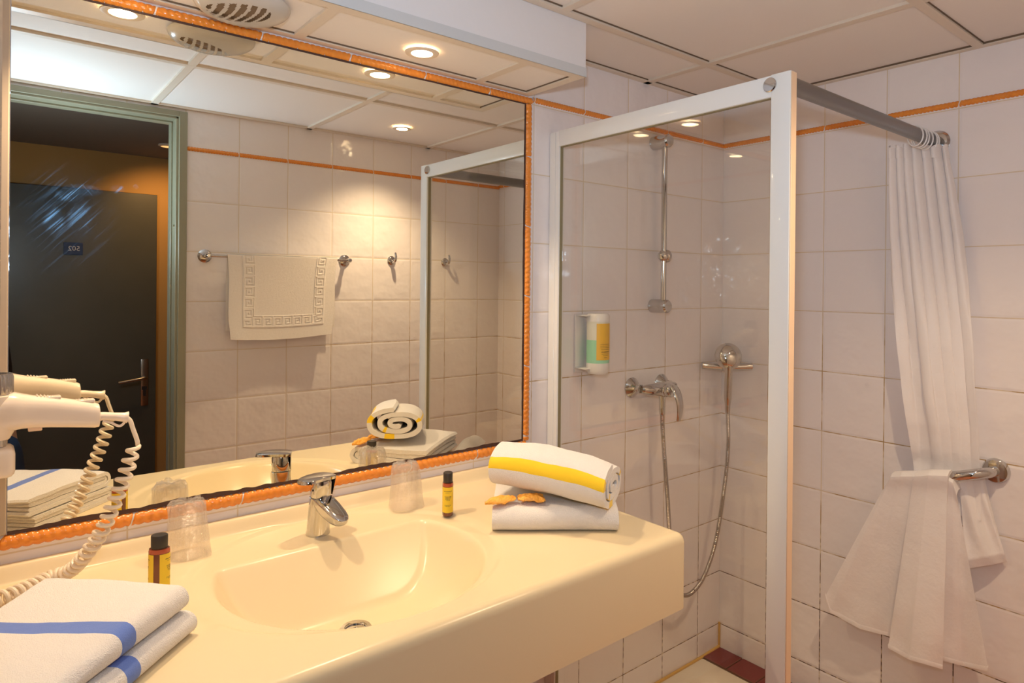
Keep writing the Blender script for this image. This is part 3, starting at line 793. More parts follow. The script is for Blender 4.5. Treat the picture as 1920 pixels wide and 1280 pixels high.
# slack loop hanging behind the bar on the right
bm = MB(); rows = []
LP = [(0.0, 1800, 905, 1812, 1066, -.050, -.062), (.25, 1815, 900, 1835, 1062, -.040, -.055), (.5, 1830, 897, 1858, 1059, -.030, -.045), (.8, 1842, 893, 1880, 1054, -.022, -.028), (1, 1846, 893, 1888, 1053, -.018, -.020)]
for i in range(51):
    t_ = i / 50; row = []
    for j in range(61):
        u = j / 60; q = [lerp_tab([(r[0], r[k]) for r in LP], u) for k in range(1, 7)]
        px = q[0] + (q[2] - q[0]) * t_ ** 1.15; py = q[1] + (q[3] - q[1]) * t_
        dep = q[4] + (q[5] - q[4]) * t_ - .006 * math.sin(u * 12 - t_ * 4) * math.sin(PI * t_) 
        if t_ > .9: dep += (t_ - .9) * .12
        row.append(bm.verts.new(unproj(px, py, 0, min(-.007, dep))))
    rows.append(row)
grid_faces(bm, rows); build('slack_loop', bm, M['curtain'], curt)

# grab bar
gb = thing('grab_bar', (0, -.80, .93), 'short chrome grab bar on right wall holding the bunched curtain', 'grab bar')
bm = MB()
path = [(-.012, -.897, .937), (-.030, -.893, .936), (-.048, -.882, .934), (-.062, -.865, .930), (-.069, -.84, .922), (-.071, -.81, .912), (-.070, -.785, .900), (-.066, -.755, .885), (-.054, -.738, .874), (-.034, -.726, .866), (-.012, -.722, .862)]
tube(bm, catmull(path, 6), .0145, 24); build('bar', bm, M['chrome'], gb)
for y, z in ((-.898, .937), (-.722, .862)):
    bm = MB(); lathe(bm, [(.034, 0), (.034, .004), (.030, .013), (.0155, .015)], (-.0005, y, z), (-1, 0, 0), 36); build('wall_flange', bm, M['chrome'], gb)

# ------------------------------------------------------------------ shower fittings
rs = thing('shower_riser_rail', (-.41, -.05, 1.6), 'vertical chrome shower riser rail with slider knob on mirror-side wall', 'shower rail')
YR = -.048; XR = -.405
bm = MB(); cyl(bm, (XR, YR, 1.372), (XR, YR, 1.915), .0095, 20); build('rod', bm, M['chrome'], rs)
for z, x in ((1.925, XR), (1.372, XR)):
    bm = MB(); lathe(bm, [(.0235, 0), (.0235, .044), (.0215, .050), (.0225, .064), (.018, .070)], (x, -.0005, z), (0, -1, 0), 32); build('rail_bracket', bm, M['chrome'], rs)
bm = MB(); lathe(bm, [(.012, -.014), (.020, -.008), (.0225, 0), (.020, .008), (.012, .014)], (XR + .008, YR - .006, 1.540), (.7, -.3, 0), 32)
lathe(bm, [(.0125, -.018), (.0125, .018)], (XR, YR, 1.540), (0, 0, 1), 24); sl = build('slider', bm, M['chrome'], rs)
bm = MB(); lathe(bm, [(.016, 0), (.0175, .004), (.0165, .012), (.010, .017), (.0001, .018)], (XR - .012, YR - .006, 1.540), (-.75, -.62, 0), 28, capends=False); build('slider_knob', bm, M['chrome'], sl)

mx_ = thing('shower_mixer', (-.43, -.06, 1.09), 'chrome wall-mounted shower mixer with curved lever below the riser rail', 'mixer')
for x in (-.505, -.355):
    bm = MB(); lathe(bm, [(.0335, 0), (.0335, .003), (.015, .026), (.0145, .032)], (x, -.0005, 1.103), (0, -1, 0), 36); build('wall_rose', bm, M['chrome'], mx_)
    bm = MB(); lathe(bm, [(.0155, 0), (.0155, .012)], (x, -.030, 1.103), (0, -1, 0), 6); build('union_nut', bm, M['chrome'], mx_)
bm = MB(); tube(bm, catmull([(-.512, -.050, 1.103), (-.50, -.056, 1.102), (-.470, -.062, 1.100), (-.43, -.066, 1.098), (-.39, -.062, 1.100), (-.36, -.056, 1.102), (-.348, -.050, 1.103)], 6),
     [.012 + .010 * math.sin(PI * i / 36) ** 1.5 for i in range(37)], 24)
lathe(bm, [(.020, -.02), (.023, .0), (.023, .030), (.021, .034)], (-.430, -.058, 1.098), (0, -1, 0.0), 32)
lathe(bm, [(.0125, 0), (.0105, .03), (.0105, .050)], (-.430, -.068, 1.090), (0, 0, -1), 20)
build('mixer_body', bm, M['chrome'], mx_)
bm = MB()
lathe(bm, [(.0225, 0), (.0225, .012), (.018, .018)], (-.430, -.094, 1.098), (0, -1, .0), 32)
hp = catmull([(-.430, -.098, 1.112), (-.430, -.118, 1.108), (-.430, -.134, 1.085), (-.430, -.142, 1.055), (-.430, -.141, 1.025), (-.430, -.136, 1.006)], 6)
rows = []
for i, p in enumerate(hp):
    w = lerp_tab([(0, .016), (10, .019), (20, .015), (30, .009)], i); th = lerp_tab([(0, .012), (12, .006), (30, .0045)], i)
    d = (hp[min(i + 1, len(hp) - 1)] - hp[max(i - 1, 0)]).normalized(); nn_ = Vector((1, 0, 0)).cross(d)
    rows.append([bm.verts.new(p + Vector((1, 0, 0)) * w * math.cos(2 * PI * k / 16) + nn_ * th * math.sin(2 * PI * k / 16)) for k in range(16)])
grid_faces(bm, rows, closed_u=True); bm.faces.new(rows[0]); bm.faces.new(rows[-1])
build('mixer_lever', bm, M['chrome'], mx_)

# hand shower in its corner bracket
hs = thing('hand_shower', (-.085, -.085, 1.1), 'chrome hand shower hanging in the corner bracket', 'hand shower')
A = Vector((-.092, -.092, 0)); fdir = Vector((-.70, -.71, 0)).normalized(); sdir = Vector((.71, -.70, 0))
bm = MB(); hc = Vector((-.094, -.094, 1.190)); hdir = (fdir + Vector((0, 0, .30))).normalized()
lathe(bm, [(.0001, .024), (.015, .0235), (.033, .018), (.045, .008), (.0485, -.002), (.045, -.009), (.010, -.011), (.0001, -.011)], hc, hdir, 40, capends=False)
hp = catmull([hc + hdir * .006 + Vector((0, 0, -.020)), hc + hdir * .010 + Vector((0, 0, -.045)), hc + fdir * .004 + Vector((0, 0, -.075)), hc + fdir * .000 + Vector((0, 0, -.110)), hc + fdir * -.004 + Vector((0, 0, -.150)), hc + fdir * -.006 + Vector((0, 0, -.178))], 6)
tube(bm, hp, [lerp_tab([(0, .020), (7, .0125), (16, .0140), (24, .0135), (30, .0095)], i) for i in range(len(hp))], 24)
build('shower_head', bm, M['chrome'], hs)
hb = thing('corner_shower_holder', (-.05, -.05, 1.15), 'curved chrome corner bracket holding the hand shower', 'shower holder')
bm = MB()
br = catmull([Vector((-.138, -.012, 1.152)), Vector((-.118, -.032, 1.150)), Vector((-.092, -.060, 1.149)), Vector((-.060, -.092, 1.149)), Vector((-.032, -.118, 1.150)), Vector((-.012, -.138, 1.152))], 6)
rows = []
for p in br:
    rows.append([bm.verts.new(p + fdir * (.014 * math.cos(2 * PI * k / 14)) + Vector((0, 0, .0130 * math.sin(2 * PI * k / 14)))) for k in range(14)])
grid_faces(bm, rows, closed_u=True); bm.faces.new(rows[0]); bm.faces.new(rows[-1])
build('bracket_arm', bm, M['chrome'], hb)
bm = MB(); lathe(bm, [(.017, -.016), (.019, -.010), (.019, .010), (.017, .014)], Vector((-.082, -.082, 1.150)), (0, 0, 1), 28); build('holder_cup', bm, M['chrome'], hb)

# shower hose
hose = thing('shower_hose', (-.3, -.1, .5), 'ribbed metal shower hose looping from the mixer down and up to the hand shower', 'hose')
h0 = hp[-1]
pth = [(-.430, -.068, 1.040), (-.430, -.070, .98), (-.428, -.080, .86), (-.422, -.088, .74), (-.415, -.092, .62), (-.402, -.094, .50), (-.375, -.095, .425), (-.335, -.096, .398), (-.294, -.098, .400), (-.245, -.10, .428), (-.195, -.100, .490), (-.160, -.100, .567), (-.130, -.100, .680), (-.106, -.100, .80), (-.0985, -.100, .90), h0 + Vector((0, 0, -.02))]
cc = catmull(pth, 10)
dense = []
for a_, b_ in zip(cc, cc[1:]):
    m_ = max(1, int((b_ - a_).length / .0012))
    dense += [a_.lerp(b_, k / m_) for k in range(m_)]
bm = MB(); tube(bm, dense, [.0074 if (i // 2) % 2 else .0064 for i in range(len(dense))], 12); build('hose_tube', bm, M['chrome_dull'], hose)
bm = MB(); lathe(bm, [(.0095, 0), (.0105, .006), (.0095, .030), (.0080, .036)], (-.430, -.068, 1.052), (0, 0, -1), 20); build('hose_end', bm, M['chrome'], hose)
bm = MB()
lathe(bm, [(.0098, .006), (.0095, -.014), (.0078, -.034)], h0, (0, 0, 1), 20); build('hose_end', bm, M['chrome'], hose)

# soap dispenser
sd = thing('soap_dispenser', (-.715, -.05, 1.17), 'wall soap dispenser with white ends, green soap and yellow label behind the glass', 'soap dispenser')
dc = Vector((-.716, -.052, 0)); DR = .0345
bm = MB(); lathe(bm, [(DR * .93, 1.337), (DR, 1.331), (DR, 1.205), (DR, 1.205)], dc, (0, 0, 1), 40); build('bottle', bm, M['milky'], sd)
bm = MB(); lathe(bm, [(DR + .0004, 1.200), (DR + .0004, 1.275)], dc, (0, 0, 1), 40, capends=False); build('soap', bm, M['green'], sd)
bm = MB(); lathe(bm, [(DR * .90, 1.354), (DR + .0008, 1.348), (DR + .0008, 1.330)], dc, (0, 0, 1), 40); build('top_cap', bm, M['white_pl'], sd)
bm = MB(); lathe(bm, [(DR + .0008, 1.205), (DR + .0008, 1.180), (DR * .88, 1.172), (DR * .3, 1.170)], dc, (0, 0, 1), 40); build('bottom_cap', bm, M['white_pl'], sd)
def curved(bm, c, r, a0, a1, z0, z1, n=16, mi=0):
    rows = [[bm.verts.new((c.x + r * math.cos(a0 + (a1 - a0) * k / n), c.y + r * math.sin(a0 + (a1 - a0) * k / n), z)) for k in range(n + 1)] for z in (z0, z1)]
    grid_faces(bm, rows, mi=mi)
vang = math.atan2(CAM.y - dc.y, CAM.x - dc.x)
bm = MB(); curved(bm, dc, DR + .0009, vang - .12, vang + 1.75, 1.215, 1.325, 20)
lb = build('label', bm, M['ochre'], sd)
bm = MB()
rnd = random.Random(3)
def print_line(bm, c, r, amid, half, z, h, seed, gap=.35):
    """a line of tiny print wrapped on a cylinder"""
    q = random.Random(seed); a = amid - half
    while a < amid + half:
        w = q.uniform(.02, .06)
        curved(bm, c, r, a, min(a + w, amid + half), z, z + h, 2); a += w + .018
for k, (z, h, hw_) in enumerate(((1.262, .0012, .5), (1.257, .0012, .52), (1.252, .0012, .5), (1.247, .0012, .46), (1.2385, .0026, .42), (1.233, .0012, .40), (1.229, .0012, .25), (1.2215, .002, .16))):
    print_line(bm, dc, DR + .0013, vang + .72, hw_, z, h, k)
build('label_print', bm, M['ink'], lb)
bm = MB(); box(bm, dc.x - .052, dc.x - .012, -.0075, -.001, 1.172, 1.352, bev=.002)
box(bm, dc.x - .050, dc.x - .020, -.055, -.004, 1.346, 1.350, bev=.001, seg=1); box(bm, dc.x - .054, dc.x - .020, -.055, -.004, 1.186, 1.190, bev=.001, seg=1)
build('wall_holder', bm, M['white_pl'], sd)

# ------------------------------------------------------------------ towel bar wall (seen in the mirror)
tb = thing('towel_bar', (-1.17, YB, 1.54), 'chrome towel bar with round wall plates holding the bath mat, seen in mirror', 'towel bar')
for x in (-1.467, -.879):
    bm = MB(); lathe(bm, [(.0265, 0), (.0265, .003), (.020, .009), (.010, .012), (.008, .040), (.0105, .046), (.0105, .062), (.006, .068)], (x, YB + .0005, 1.544), (0, 1, 0), 32); build('end_mount', bm, M['chrome'], tb)
bm = MB(); cyl(bm, (-1.475, YB + .054, 1.544), (-.871, YB + .054, 1.544), .0055, 16); build('bar', bm, M['chrome'], tb)
def hook(x, label):
    h = thing('robe_hook', (x, YB, 1.55), label, 'hook')
    bm = MB(); lathe(bm, [(.0215, 0), (.0215, .004), (.016, .010), (.009, .013)], (x, YB + .0005, 1.552), (0, 1, 0), 32); build('hook_plate', bm, M['chrome'], h)
    bm = MB(); tube(bm, catmull([(x, YB + .010, 1.548), (x, YB + .028, 1.545), (x, YB + .042, 1.552), (x, YB + .046, 1.568), (x, YB + .040, 1.588)], 6), [.008 - .003 * i / 24 for i in range(25)], 14); build('hook_arm', bm, M['chrome'], h)
    return h
hook(-.642, 'chrome robe hook between towel bar and shower post, seen in mirror')
hook(-.342, 'chrome robe hook seen in mirror through the screen glass')
# bath mat with a meander border in relief
KEY = ["11111111", "10000001", "10111101", "10100101", "10110101", "10000101", "11111101", "00000001"]
def key(u, v, c=.044):
    i = int((u / c % 1) * 8); j = int((v / c % 1) * 8); return 1.0 if KEY[j][i] == '1' else 0.0
W_, Hh = .462, .345
x0 = -1.397
bm = MB(); rows = []; nx_, nz_ = 230, 175
for i in range(nz_ + 1):
    v = i / nz_ * Hh; row = []
    for j in range(nx_ + 1):
        u = j / nx_ * W_
        e = 0.0
        ml, mr, mb = u - .058, (W_ - u) - .045, (Hh - v) - .050
        dmin = min(ml, mr, mb)
        if 0 <= dmin < .048 and v > .002:
            if dmin < .002 or dmin > .046: e = 1
            else:
                if mb == dmin: e = key(u - .058, mb - .002)
                elif ml == dmin: e = key(v, ml - .002)
                else: e = key(v, mr - .002)
        x = x0 + u + (v / Hh) * (.012 * (1 - u / W_) - .030 * (u / W_)) + .004 * math.sin(v * 18) * (1 - 2 * u / W_)
        hang = .012 * (v / Hh)
        y = YB + .0605 + .0024 * e + hang * math.sin(u / W_ * PI * 2 + 1.0) * .5 - .006 * math.sin(v / Hh * PI) + .010 * sst(.75, 1, 1 - u / W_) * (v / Hh)
        z = 1.5535 - v + .010 * math.sin(PI * u / W_) * 0 - .012 * math.sin(PI * u / W_) * (v / Hh) + .006 * (u / W_)*(v/Hh)
        if v < .006: y -= .004 * (1 - v / .006); z = 1.5535 - v * .7
        row.append(bm.verts.new((x, y, z)))
    rows.append(row)
back = []
for i in range(3, 60):
    v = (i - 1) / 59 * (Hh - .03)
    back.append([bm.verts.new((x0 + j / 23 * W_ * .99 + .002, YB + .047 - .012 * min(1, v / .1), 1.551 - v)) for j in range(24)])
grid_faces(bm, rows); grid_faces(bm, back)
tp = [bm.verts.new((x0 + j / 23 * W_, YB + .052, 1.5565)) for j in range(24)]
grid_faces(bm, [[bm.verts.new((x0 + j / 23 * W_, YB + .0595, 1.5540)) for j in range(24)], tp, [bm.verts.new(v.co) for v in back[0]]])
bmat = build('bath_mat', bm, M['mat_cloth'], None, True, (-1.17, -1.39, 1.38)); tag(bmat, 'cream bath mat with raised meander border hanging over towel bar, seen in mirror', 'bath mat')

# ------------------------------------------------------------------ towels
def ribbon_path(bm, path2, P, ax, bx, length, th, n_len=24, stripe=None, bow=None, mi0=0, seed=0):
    """closed band of thickness th following path2 (list of (b, z)) extruded along ax; P origin; bx horizontal depth direction"""
    n = len(path2); ring = []
    pts = [Vector((b, z, 0)) for b, z in path2]
    def nrm(i):
        d = pts[min(i + 1, n - 1)] - pts[max(i - 1, 0)]
        d.normalize(); return Vector((-d.y, d.x, 0))
    prof = []
    for i in range(n): prof.append((pts[i] + nrm(i) * th / 2, i / (n - 1)))
    d = (pts[-1] - pts[-2]).normalized(); prof.append((pts[-1] + d * th * .45, 1.0))
    for i in range(n - 1, -1, -1): prof.append((pts[i] - nrm(i) * th / 2, i / (n - 1)))
    d = (pts[0] - pts[1]).normalized(); prof.append((pts[0] + d * th * .45, 0.0))
    rows = []; m = len(prof)
    for k in range(n_len + 1):
        a = k / n_len
        e = .0035 * (1 - (abs(2 * a - 1)) ** 8) if 0 else 0
        row = []
        for (q, s) in prof:
            co = P + ax * (a * length) + bx * q.x + Vector((0, 0, q.y))
            if bow: co += bow(a, q.x, q.y)
            w = noise.noise(co * 14 + Vector((seed, 0, 0)))
            w2 = noise.noise(co * 45 + Vector((seed, 5, 0)))
            co += Vector((0, 0, 1)) * (w * .0030 + w2 * .0012) * min(1, max(0, q.y * 60)) + bx * w * .0015
            row.append(bm.verts.new(co))
        rows.append(row)
    def mi(i, j):
        if stripe and stripe((i + .5) / n_len, prof[j][1]): return 1
        return mi0
    grid_faces(bm, rows, closed_u=True, mi=mi)
    # end caps as strips between the two sides
    for row in (rows[0], rows[-1]):
        for i in range(n - 1):
            try: f = bm.faces.new((row[i], row[i + 1], row[2 * n - i - 1], row[2 * n - i])); 
            except ValueError: continue
            if stripe and stripe(0.0 if row is rows[0] else 1.0, (i + .5) / (n - 1)): f.material_index = 1
        bm.faces.new((row[n - 1], row[n], row[n + 1])); bm.faces.new((row[0], row[2 * n], row[2 * n + 1]))
def u_path(depth, z0, z1, inset=0.0, n=10, top_sag=0):
    """U fold: opens at b=depth, closed round fold at b=inset"""
    r = (z1 - z0) / 2; zc = (z0 + z1) / 2; out = []
    for k in range(n + 1): out.append((depth + (inset + r - depth) * k / n, z0))
    for k in range(1, 12): a = -PI / 2 - PI * k / 12; out.append((inset + r + r * math.cos(a), zc + r * math.sin(a)))
    for k in range(n + 1): out.append((inset + r + (depth - inset - r) * k / n, z1 + (top_sag * math.sin(PI * k / n))))
    return out
def folded_towel(name, P, ax, depth, length, z0, h, mats, label, stripe=None, bow=None, seed=0, group=None, back_open=True):
    ax = Vector(ax).normalized(); bx = Vector((-ax.y, ax.x, 0)) if back_open else Vector((ax.y, -ax.x, 0))
    th = h * .235; P = Vector((P[0], P[1], z0))
    bm = MB()
    ribbon_path(bm, u_path(depth, th / 2, h - th / 2, th / 2), P, ax, bx, length, th, 60, stripe, bow, seed=seed)
    ribbon_path(bm, u_path(depth - .004, th * 1.55, h - th * 1.55, th * 1.7), P + ax * .002, ax, bx, length - .004, th * .98, 60, stripe, bow, seed=seed)
    o = build(name, bm, mats, None, True, tuple(P + ax * length / 2 + bx * depth / 2)); tag(o, label, 'towel', group); return o
# left stack: fold edge faces the basin; blue stripe wraps over the fold
axL = Vector((-.70, -.715, 0)).normalized()
TB = [M['terry'], M['terry_blue']]
def stripeL(c0, w): return lambda a, s: c0 < a < c0 + w
bowL = lambda a, b, z: Vector((0, 0, -.006 * a * a)) + Vector((.010 * math.sin(a * 3), 0, 0))
z1_ = CZ + .0005
folded_towel('bath_towel', (-1.902, -.405), axL, .225, .262, z1_, .034, TB, 'white towel with blue stripe at bottom of the left stack on counter', stripeL(.47, .10), None, 1, back_open=False)
folded_towel('bath_towel', (-1.912, -.398), axL, .225, .262, z1_ + .0365, .034, TB, 'white towel with blue stripe on top of left stack beside hair dryer cord', stripeL(.43, .10), lambda a, b, z: Vector((0, 0, .004 * math.sin(a * 5 + b * 12))) * (1 if z > .02 else 0), 2, back_open=False)
# right stack: folded towel below
axR = Vector((.78, -.625, 0)).normalized()
TY = [M['terry'], M['terry_yellow']]
folded_towel('bath_towel', (-1.330, -.358), axR, .235, .268, z1_, .052, TY, 'white folded towel under the rolled yellow-striped towel on counter', None, lambda a, b, z: Vector((0, 0, (-.004 * abs(2 * a - 1) ** 3) * (1 if z > .02 else 0))), 3)
# rolled towel on top, flattened spiral, two yellow stripes along its length
bm = MB(); axS = Vector((.50, -.866, -.09)).normalized(); bxS = Vector((.866, .50, 0)).normalized()
sp2 = []; turns = 2.55; nS = 130
for k in range(nS + 1):
    t_ = k / nS; ang = -1.15 + turns * 2 * PI * (1 - t_) * -1
    sc = .24 + .76 * (1 - t_) if 0 else (1 - t_ * .86)
    ca, sa = math.cos(ang), math.sin(ang)
    sp2.append((math.copysign(abs(ca) ** .85, ca) * .086 * sc, .050 + math.copysign(abs(sa) ** .85, sa) * .044 * sc))
def stripeS(a, s): return .055 < s < .088 or .165 < s < .185 or .52 < s < .535 or .30 < s < .315
PS = Vector((-1.228, -.262, CZ + .0680))
bowS = lambda a, b, z: Vector((0, 0, (.010 * math.sin(PI * a) - .004) * (z / .09))) + bxS * (.006 * math.sin(a * 4))
ribbon_path(bm, sp2, PS, axS, bxS, .262, .0140, 40, stripeS, bowS, seed=9)
rt = build('rolled_towel', bm, TY, None, True, (-1.17, -.36, 1.02)); tag(rt, 'rolled white towel with yellow stripes on top of the right towel stack', 'towel')
# loose towel corner behind the stack, against the backsplash (seen in mirror)
bm = MB(); rows = []
for i in range(25):
    row = []
    for j in range(31):
        u, v = i / 24, j / 30
        x = -1.120 + .150 * v + (.045 + .02 * v) * u; y = -.205 - .115 * v + (.055 - .01 * v) * u
        z = CZ + .003 + .034 * math.sin(PI * u) * (.5 + .5 * v) + .012 * v * u + .005 * math.sin(v * 9 + u * 4)
        row.append(bm.verts.new((x, y, max(CZ + .001, z))))
    rows.append(row)
grid_faces(bm, rows); bmesh.ops.solidify(bm, geom=list(bm.faces), thickness=.004)
ct = build('hand_towel', bm, M['terry'], None, True, (-1.03, -.22, CZ)); tag(ct, 'rumpled white hand towel behind the right stack, seen in the mirror', 'towel')

# soap sachets on the right stack
def sachet(P, ax, ln, w, label, pinch, seed):
    ax = Vector(ax).normalized(); bx = Vector((-ax.y, ax.x, 0)).normalized(); bm = MB(); top = []; bot = []
    for i in range(25):
        a = i / 24
        ww = w * (lerp_tab(pinch, a)); ra = []; rb = []
        for j in range(13):
            v = j / 12 * 2 - 1
            hh = .0085 * (1 - v * v) ** .6 * math.sin(PI * min(.97, max(.06, a))) ** .5
            co = Vector(P) + ax * (a - .5) * ln + bx * v * ww / 2 + Vector((0, 0, -.010 * v * v * 0 + -.008 * abs(v) * 0))
            cr = .0042 * noise.noise(Vector((a * 6, v * 3, seed)))
            ra.append(bm.verts.new(co + Vector((0, 0, hh + cr + .0006)))); rb.append(bm.verts.new(co + Vector((0, 0, -hh * .35 + cr))))
        top.append(ra); bot.append(rb)
    grid_faces(bm, top); grid_faces(bm, bot, flip=True)
    for A_, B_ in ((top[0], bot[0]), (top[-1], bot[-1]), ([r[0] for r in top], [r[0] for r in bot]), ([r[-1] for r in top], [r[-1] for r in bot])):
        for k in range(len(A_) - 1): bm.faces.new((A_[k], A_[k + 1], B_[k + 1], B_[k]))
    bmesh.ops.remove_doubles(bm, verts=bm.verts, dist=.0002)
    o = build('soap_sachet', bm, M['sachet'], None, True, P); tag(o, label, 'soap'); return o
s1 = sachet((-1.300, -.346, CZ + .0605), (.93, -.30, .07), .068, .034, 'orange paper soap packet with pointed end on the right towel stack, left one', [(0, .08), (.25, .8), (.55, 1), (.85, .8), (1, .42)], 1)
s2 = sachet((-1.240, -.376, CZ + .0620), (.88, -.48, -.05), .058, .044, 'orange paper soap packet with flared end under the rolled towel, right one', [(0, .30), (.15, .75), (.3, .7), (.8, 1.05), (.9, 1.2), (1, .9)], 4)

# ------------------------------------------------------------------ bottles and wrapped glasses
def bottle(loc, rz, label):
    t = thing('toiletry_bottle', loc, label, 'bottle', None); L_ = Vector(loc)
    def ov(bm, prof, sx=1.0, mi=0, n=36, caps=True): lathe(bm, prof, L_, (0, 0, 1), n, sx=sx, mi=mi, capends=caps)
    e = .76
    bm = MB(); lathe(bm, [(.0150, 0), (.0164, .0015), (.0164, .0700), (.0155, .0735), (.0105, .0750), (.010, .078)], L_, (0, 0, 1), 36, sx=e); build('bottle_body', bm, M['amber'], t)
    bm = MB(); lathe(bm, [(.0165, .0665), (.0166, .0695), (.0157, .0735)], L_, (0, 0, 1), 36, sx=e, capends=False); build('bottle_shoulder', bm, M['redliq'], t)
    bm = MB(); lathe(bm, [(.0128, .0745), (.0130, .0750), (.0130, .0945), (.0123, .0958)], L_, (0, 0, 1), 36, sx=e + .06); build('cap', bm, M['cap'], t)
    _, fa, fb = frame_of((0, 0, 1)); bm = MB()
    def arcp(a, r, z): return L_ + fa * math.cos(a) * r * e + fb * math.sin(a) * r + Vector((0, 0, z))
    def strip(a0, a1, z0, z1, r, n):
        rows = [[bm.verts.new(arcp(a0 + (a1 - a0) * k / n, r, z)) for k in range(n + 1)] for z in (z0, z1)]; grid_faces(bm, rows)
    fr = PI   # front of the label = +x side of the local frame
    bm.free()
    for f0 in (PI / 2, -PI / 2):
        bm = MB(); strip(f0 - 1.28, f0 + 1.28, .0085, .0655, .01655, 22); lb = build('label', bm, M['label'], t)
        bm = MB(); q = random.Random(5)
        for z, h, hw_ in ((.0560, .0015, .75), (.0530, .0008, .5), (.0440, .0016, .62), (.0412, .0016, .5), (.0384, .0012, .45), (.0362, .0012, .35), (.0255, .0007, .62), (.0240, .0007, .6), (.0225, .0007, .4)):
            a = f0 - hw_
            while a < f0 + hw_:
                w = q.uniform(.05, .14); strip(a, min(a + w, f0 + hw_), z, z + h, .01668, 2); a += w + .05
        build('label_print', bm, M['ink'], lb)
    t.rotation_euler[2] = rz
    return t
# built in place, then turned: rotation acts about the thing's own origin
bottle((-1.918, -.216, CZ), -0.52, 'small amber bottle with black cap standing behind the left towel stack')
bottle((-1.338, -.198, CZ), -2.13, 'small amber bottle with yellow label standing between tumbler and right towel stack')

def tumbler(loc, label, seed, lean=0):
    t = thing('wrapped_tumbler', loc, label, 'glass', None); L_ = Vector(loc)
    bm = MB(); lathe(bm, [(.0335, .0008), (.0340, .0012), (.0290, .093), (.0275, .096), (.0001, .096)], L_, (0, 0, 1), 40, capends=False)
    lathe(bm, [(.0318, .0008), (.0268, .088), (.0001, .089)], L_, (0, 0, 1), 40, capends=False); build('tumbler', bm, M['tumbler'], t)
    bm = MB(); rows = []; n = 96
    prof = [(.0365, .0012, .002), (.0352, .020, .0016), (.0338, .05, .0016), (.0325, .082, .002), (.0318, .094, .0035), (.026, .103, .006), (.015, .1045, .006), (.004, .102, .004)]
    for i, (r, z, am) in enumerate(prof):
        row = []
        for k in range(n):
            a = 2 * PI * k / n
            w = noise.noise(Vector((math.cos(a) * 2.5, math.sin(a) * 2.5, z * 60 + seed * 7))) + .7 * noise.noise(Vector((math.cos(a) * 8, math.sin(a) * 8, z * 40 + seed)))
            rr = r + am * w + (.011 * max(0, math.cos(a - 5.5)) ** 10 * (1 - z / .1) if i < 5 else 0)
            row.append(bm.verts.new(L_ + Vector((math.cos(a) * rr, math.sin(a) * rr, z + (am * 1.0 * w if i > 3 else 0)))))
        rows.append(row)
    grid_faces(bm, rows, closed_u=True); bm.faces.new(rows[-1]); build('plastic_wrap', bm, M['film'], t)
    return t
tumbler((-1.847, -.080, CZ), 'upturned glass in crinkled clear film at left of tap by mirror', 1)
tumbler((-1.388, -.090, CZ), 'upturned glass in crinkled clear film at right of tap by mirror', 2)

# ------------------------------------------------------------------ hair dryer
hd_ = thing('hair_dryer', (-2.13, -.15, 1.2), 'cream wall hair dryer with coiled cord hanging at the left edge', 'hair dryer')
YD = -.15; BX = -2.136
bm = MB()
# handle: rounded box sections from barrel to its end
sec = [(BX, 1.229, .030, .030), (-2.115, 1.232, .030, .031), (-2.100, 1.2305, .026, .0275), (-2.085, 1.228, .0225, .0255), (-2.060, 1.2245, .0215, .0245), (-2.020, 1.2165, .0205, .0220), (-2.004, 1.2130, .0200, .0210), (-1.998, 1.2118, .018, .019), (-1.9965, 1.2115, .013, .013)]
rows = []
for x, z, ry, rz_ in sec:
    rows.append([bm.verts.new((x, YD + math.copysign(abs(math.cos(2 * PI * k / 28)) ** .75, math.cos(2 * PI * k / 28)) * ry, z + math.copysign(abs(math.sin(2 * PI * k / 28)) ** .75, math.sin(2 * PI * k / 28)) * rz_)) for k in range(28)])
grid_faces(bm, rows, closed_u=True); bm.faces.new(rows[0]); bm.faces.new(rows[-1])
lathe(bm, [(.022, -.034), (.029, -.020), (.0305, .0), (.0300, .020), (.0285, .0340), (.026, .0355)], (BX, YD, 1.224), (0, 0, 1), 36)
build('dryer_body', bm, M['dryer'], hd_)
bm = MB(); rows = []
for z, r in ((1.258, .0245), (1.262, .0262), (1.286, .0262), (1.292, .0245), (1.292, .0200), (1.270, .0190)):
    rows.append([bm.verts.new((BX + math.cos(2 * PI * k / 72) * (r * (1 - (.035 if k % 3 == 0 else 0))), YD + math.sin(2 * PI * k / 72) * (r * (1 - (.035 if k % 3 == 0 else 0))), z)) for k in range(72)])
grid_faces(bm, rows, closed_u=True); bm.faces.new(rows[-1]); build('ribbed_nozzle', bm, M['clear_grey'], hd_)
bm = MB(); lathe(bm, [(.0175, 0), (.0175, .022)], (BX, YD, 1.178), (0, 0, 1), 28); build('chrome_neck', bm, M['chrome'], hd_)
bm = MB()
for k in range(6):
    x = -2.082 + k * .0048; box(bm, x, x + .0025, YD - .008, YD + .008, 1.2495 - k * .0009, 1.2545 - k * .0009, bev=.0008, seg=1)
box(bm, -2.086, -2.050, YD - .010, YD + .010, 1.246, 1.2505, bev=.001, seg=1); build('thumb_switch', bm, M['dryer'], hd_)
bm = MB()
box(bm, -2.040, -2.004, YD - .0085, YD + .0085, 1.2350, 1.2405, bev=.001, seg=1)
for k in range(5): box(bm, -2.030 + k * .004, -2.028 + k * .004, YD - .006, YD + .006, 1.240, 1.2415, bev=.0004, seg=1)
build('slide_switch', bm, M['dryer'], hd_)
bm = MB(); box(bm, -2.092, -2.074, YD - .006, YD + .006, 1.197, 1.2045, bev=.001, seg=1); build('release_tab', bm, M['seal'], hd_)
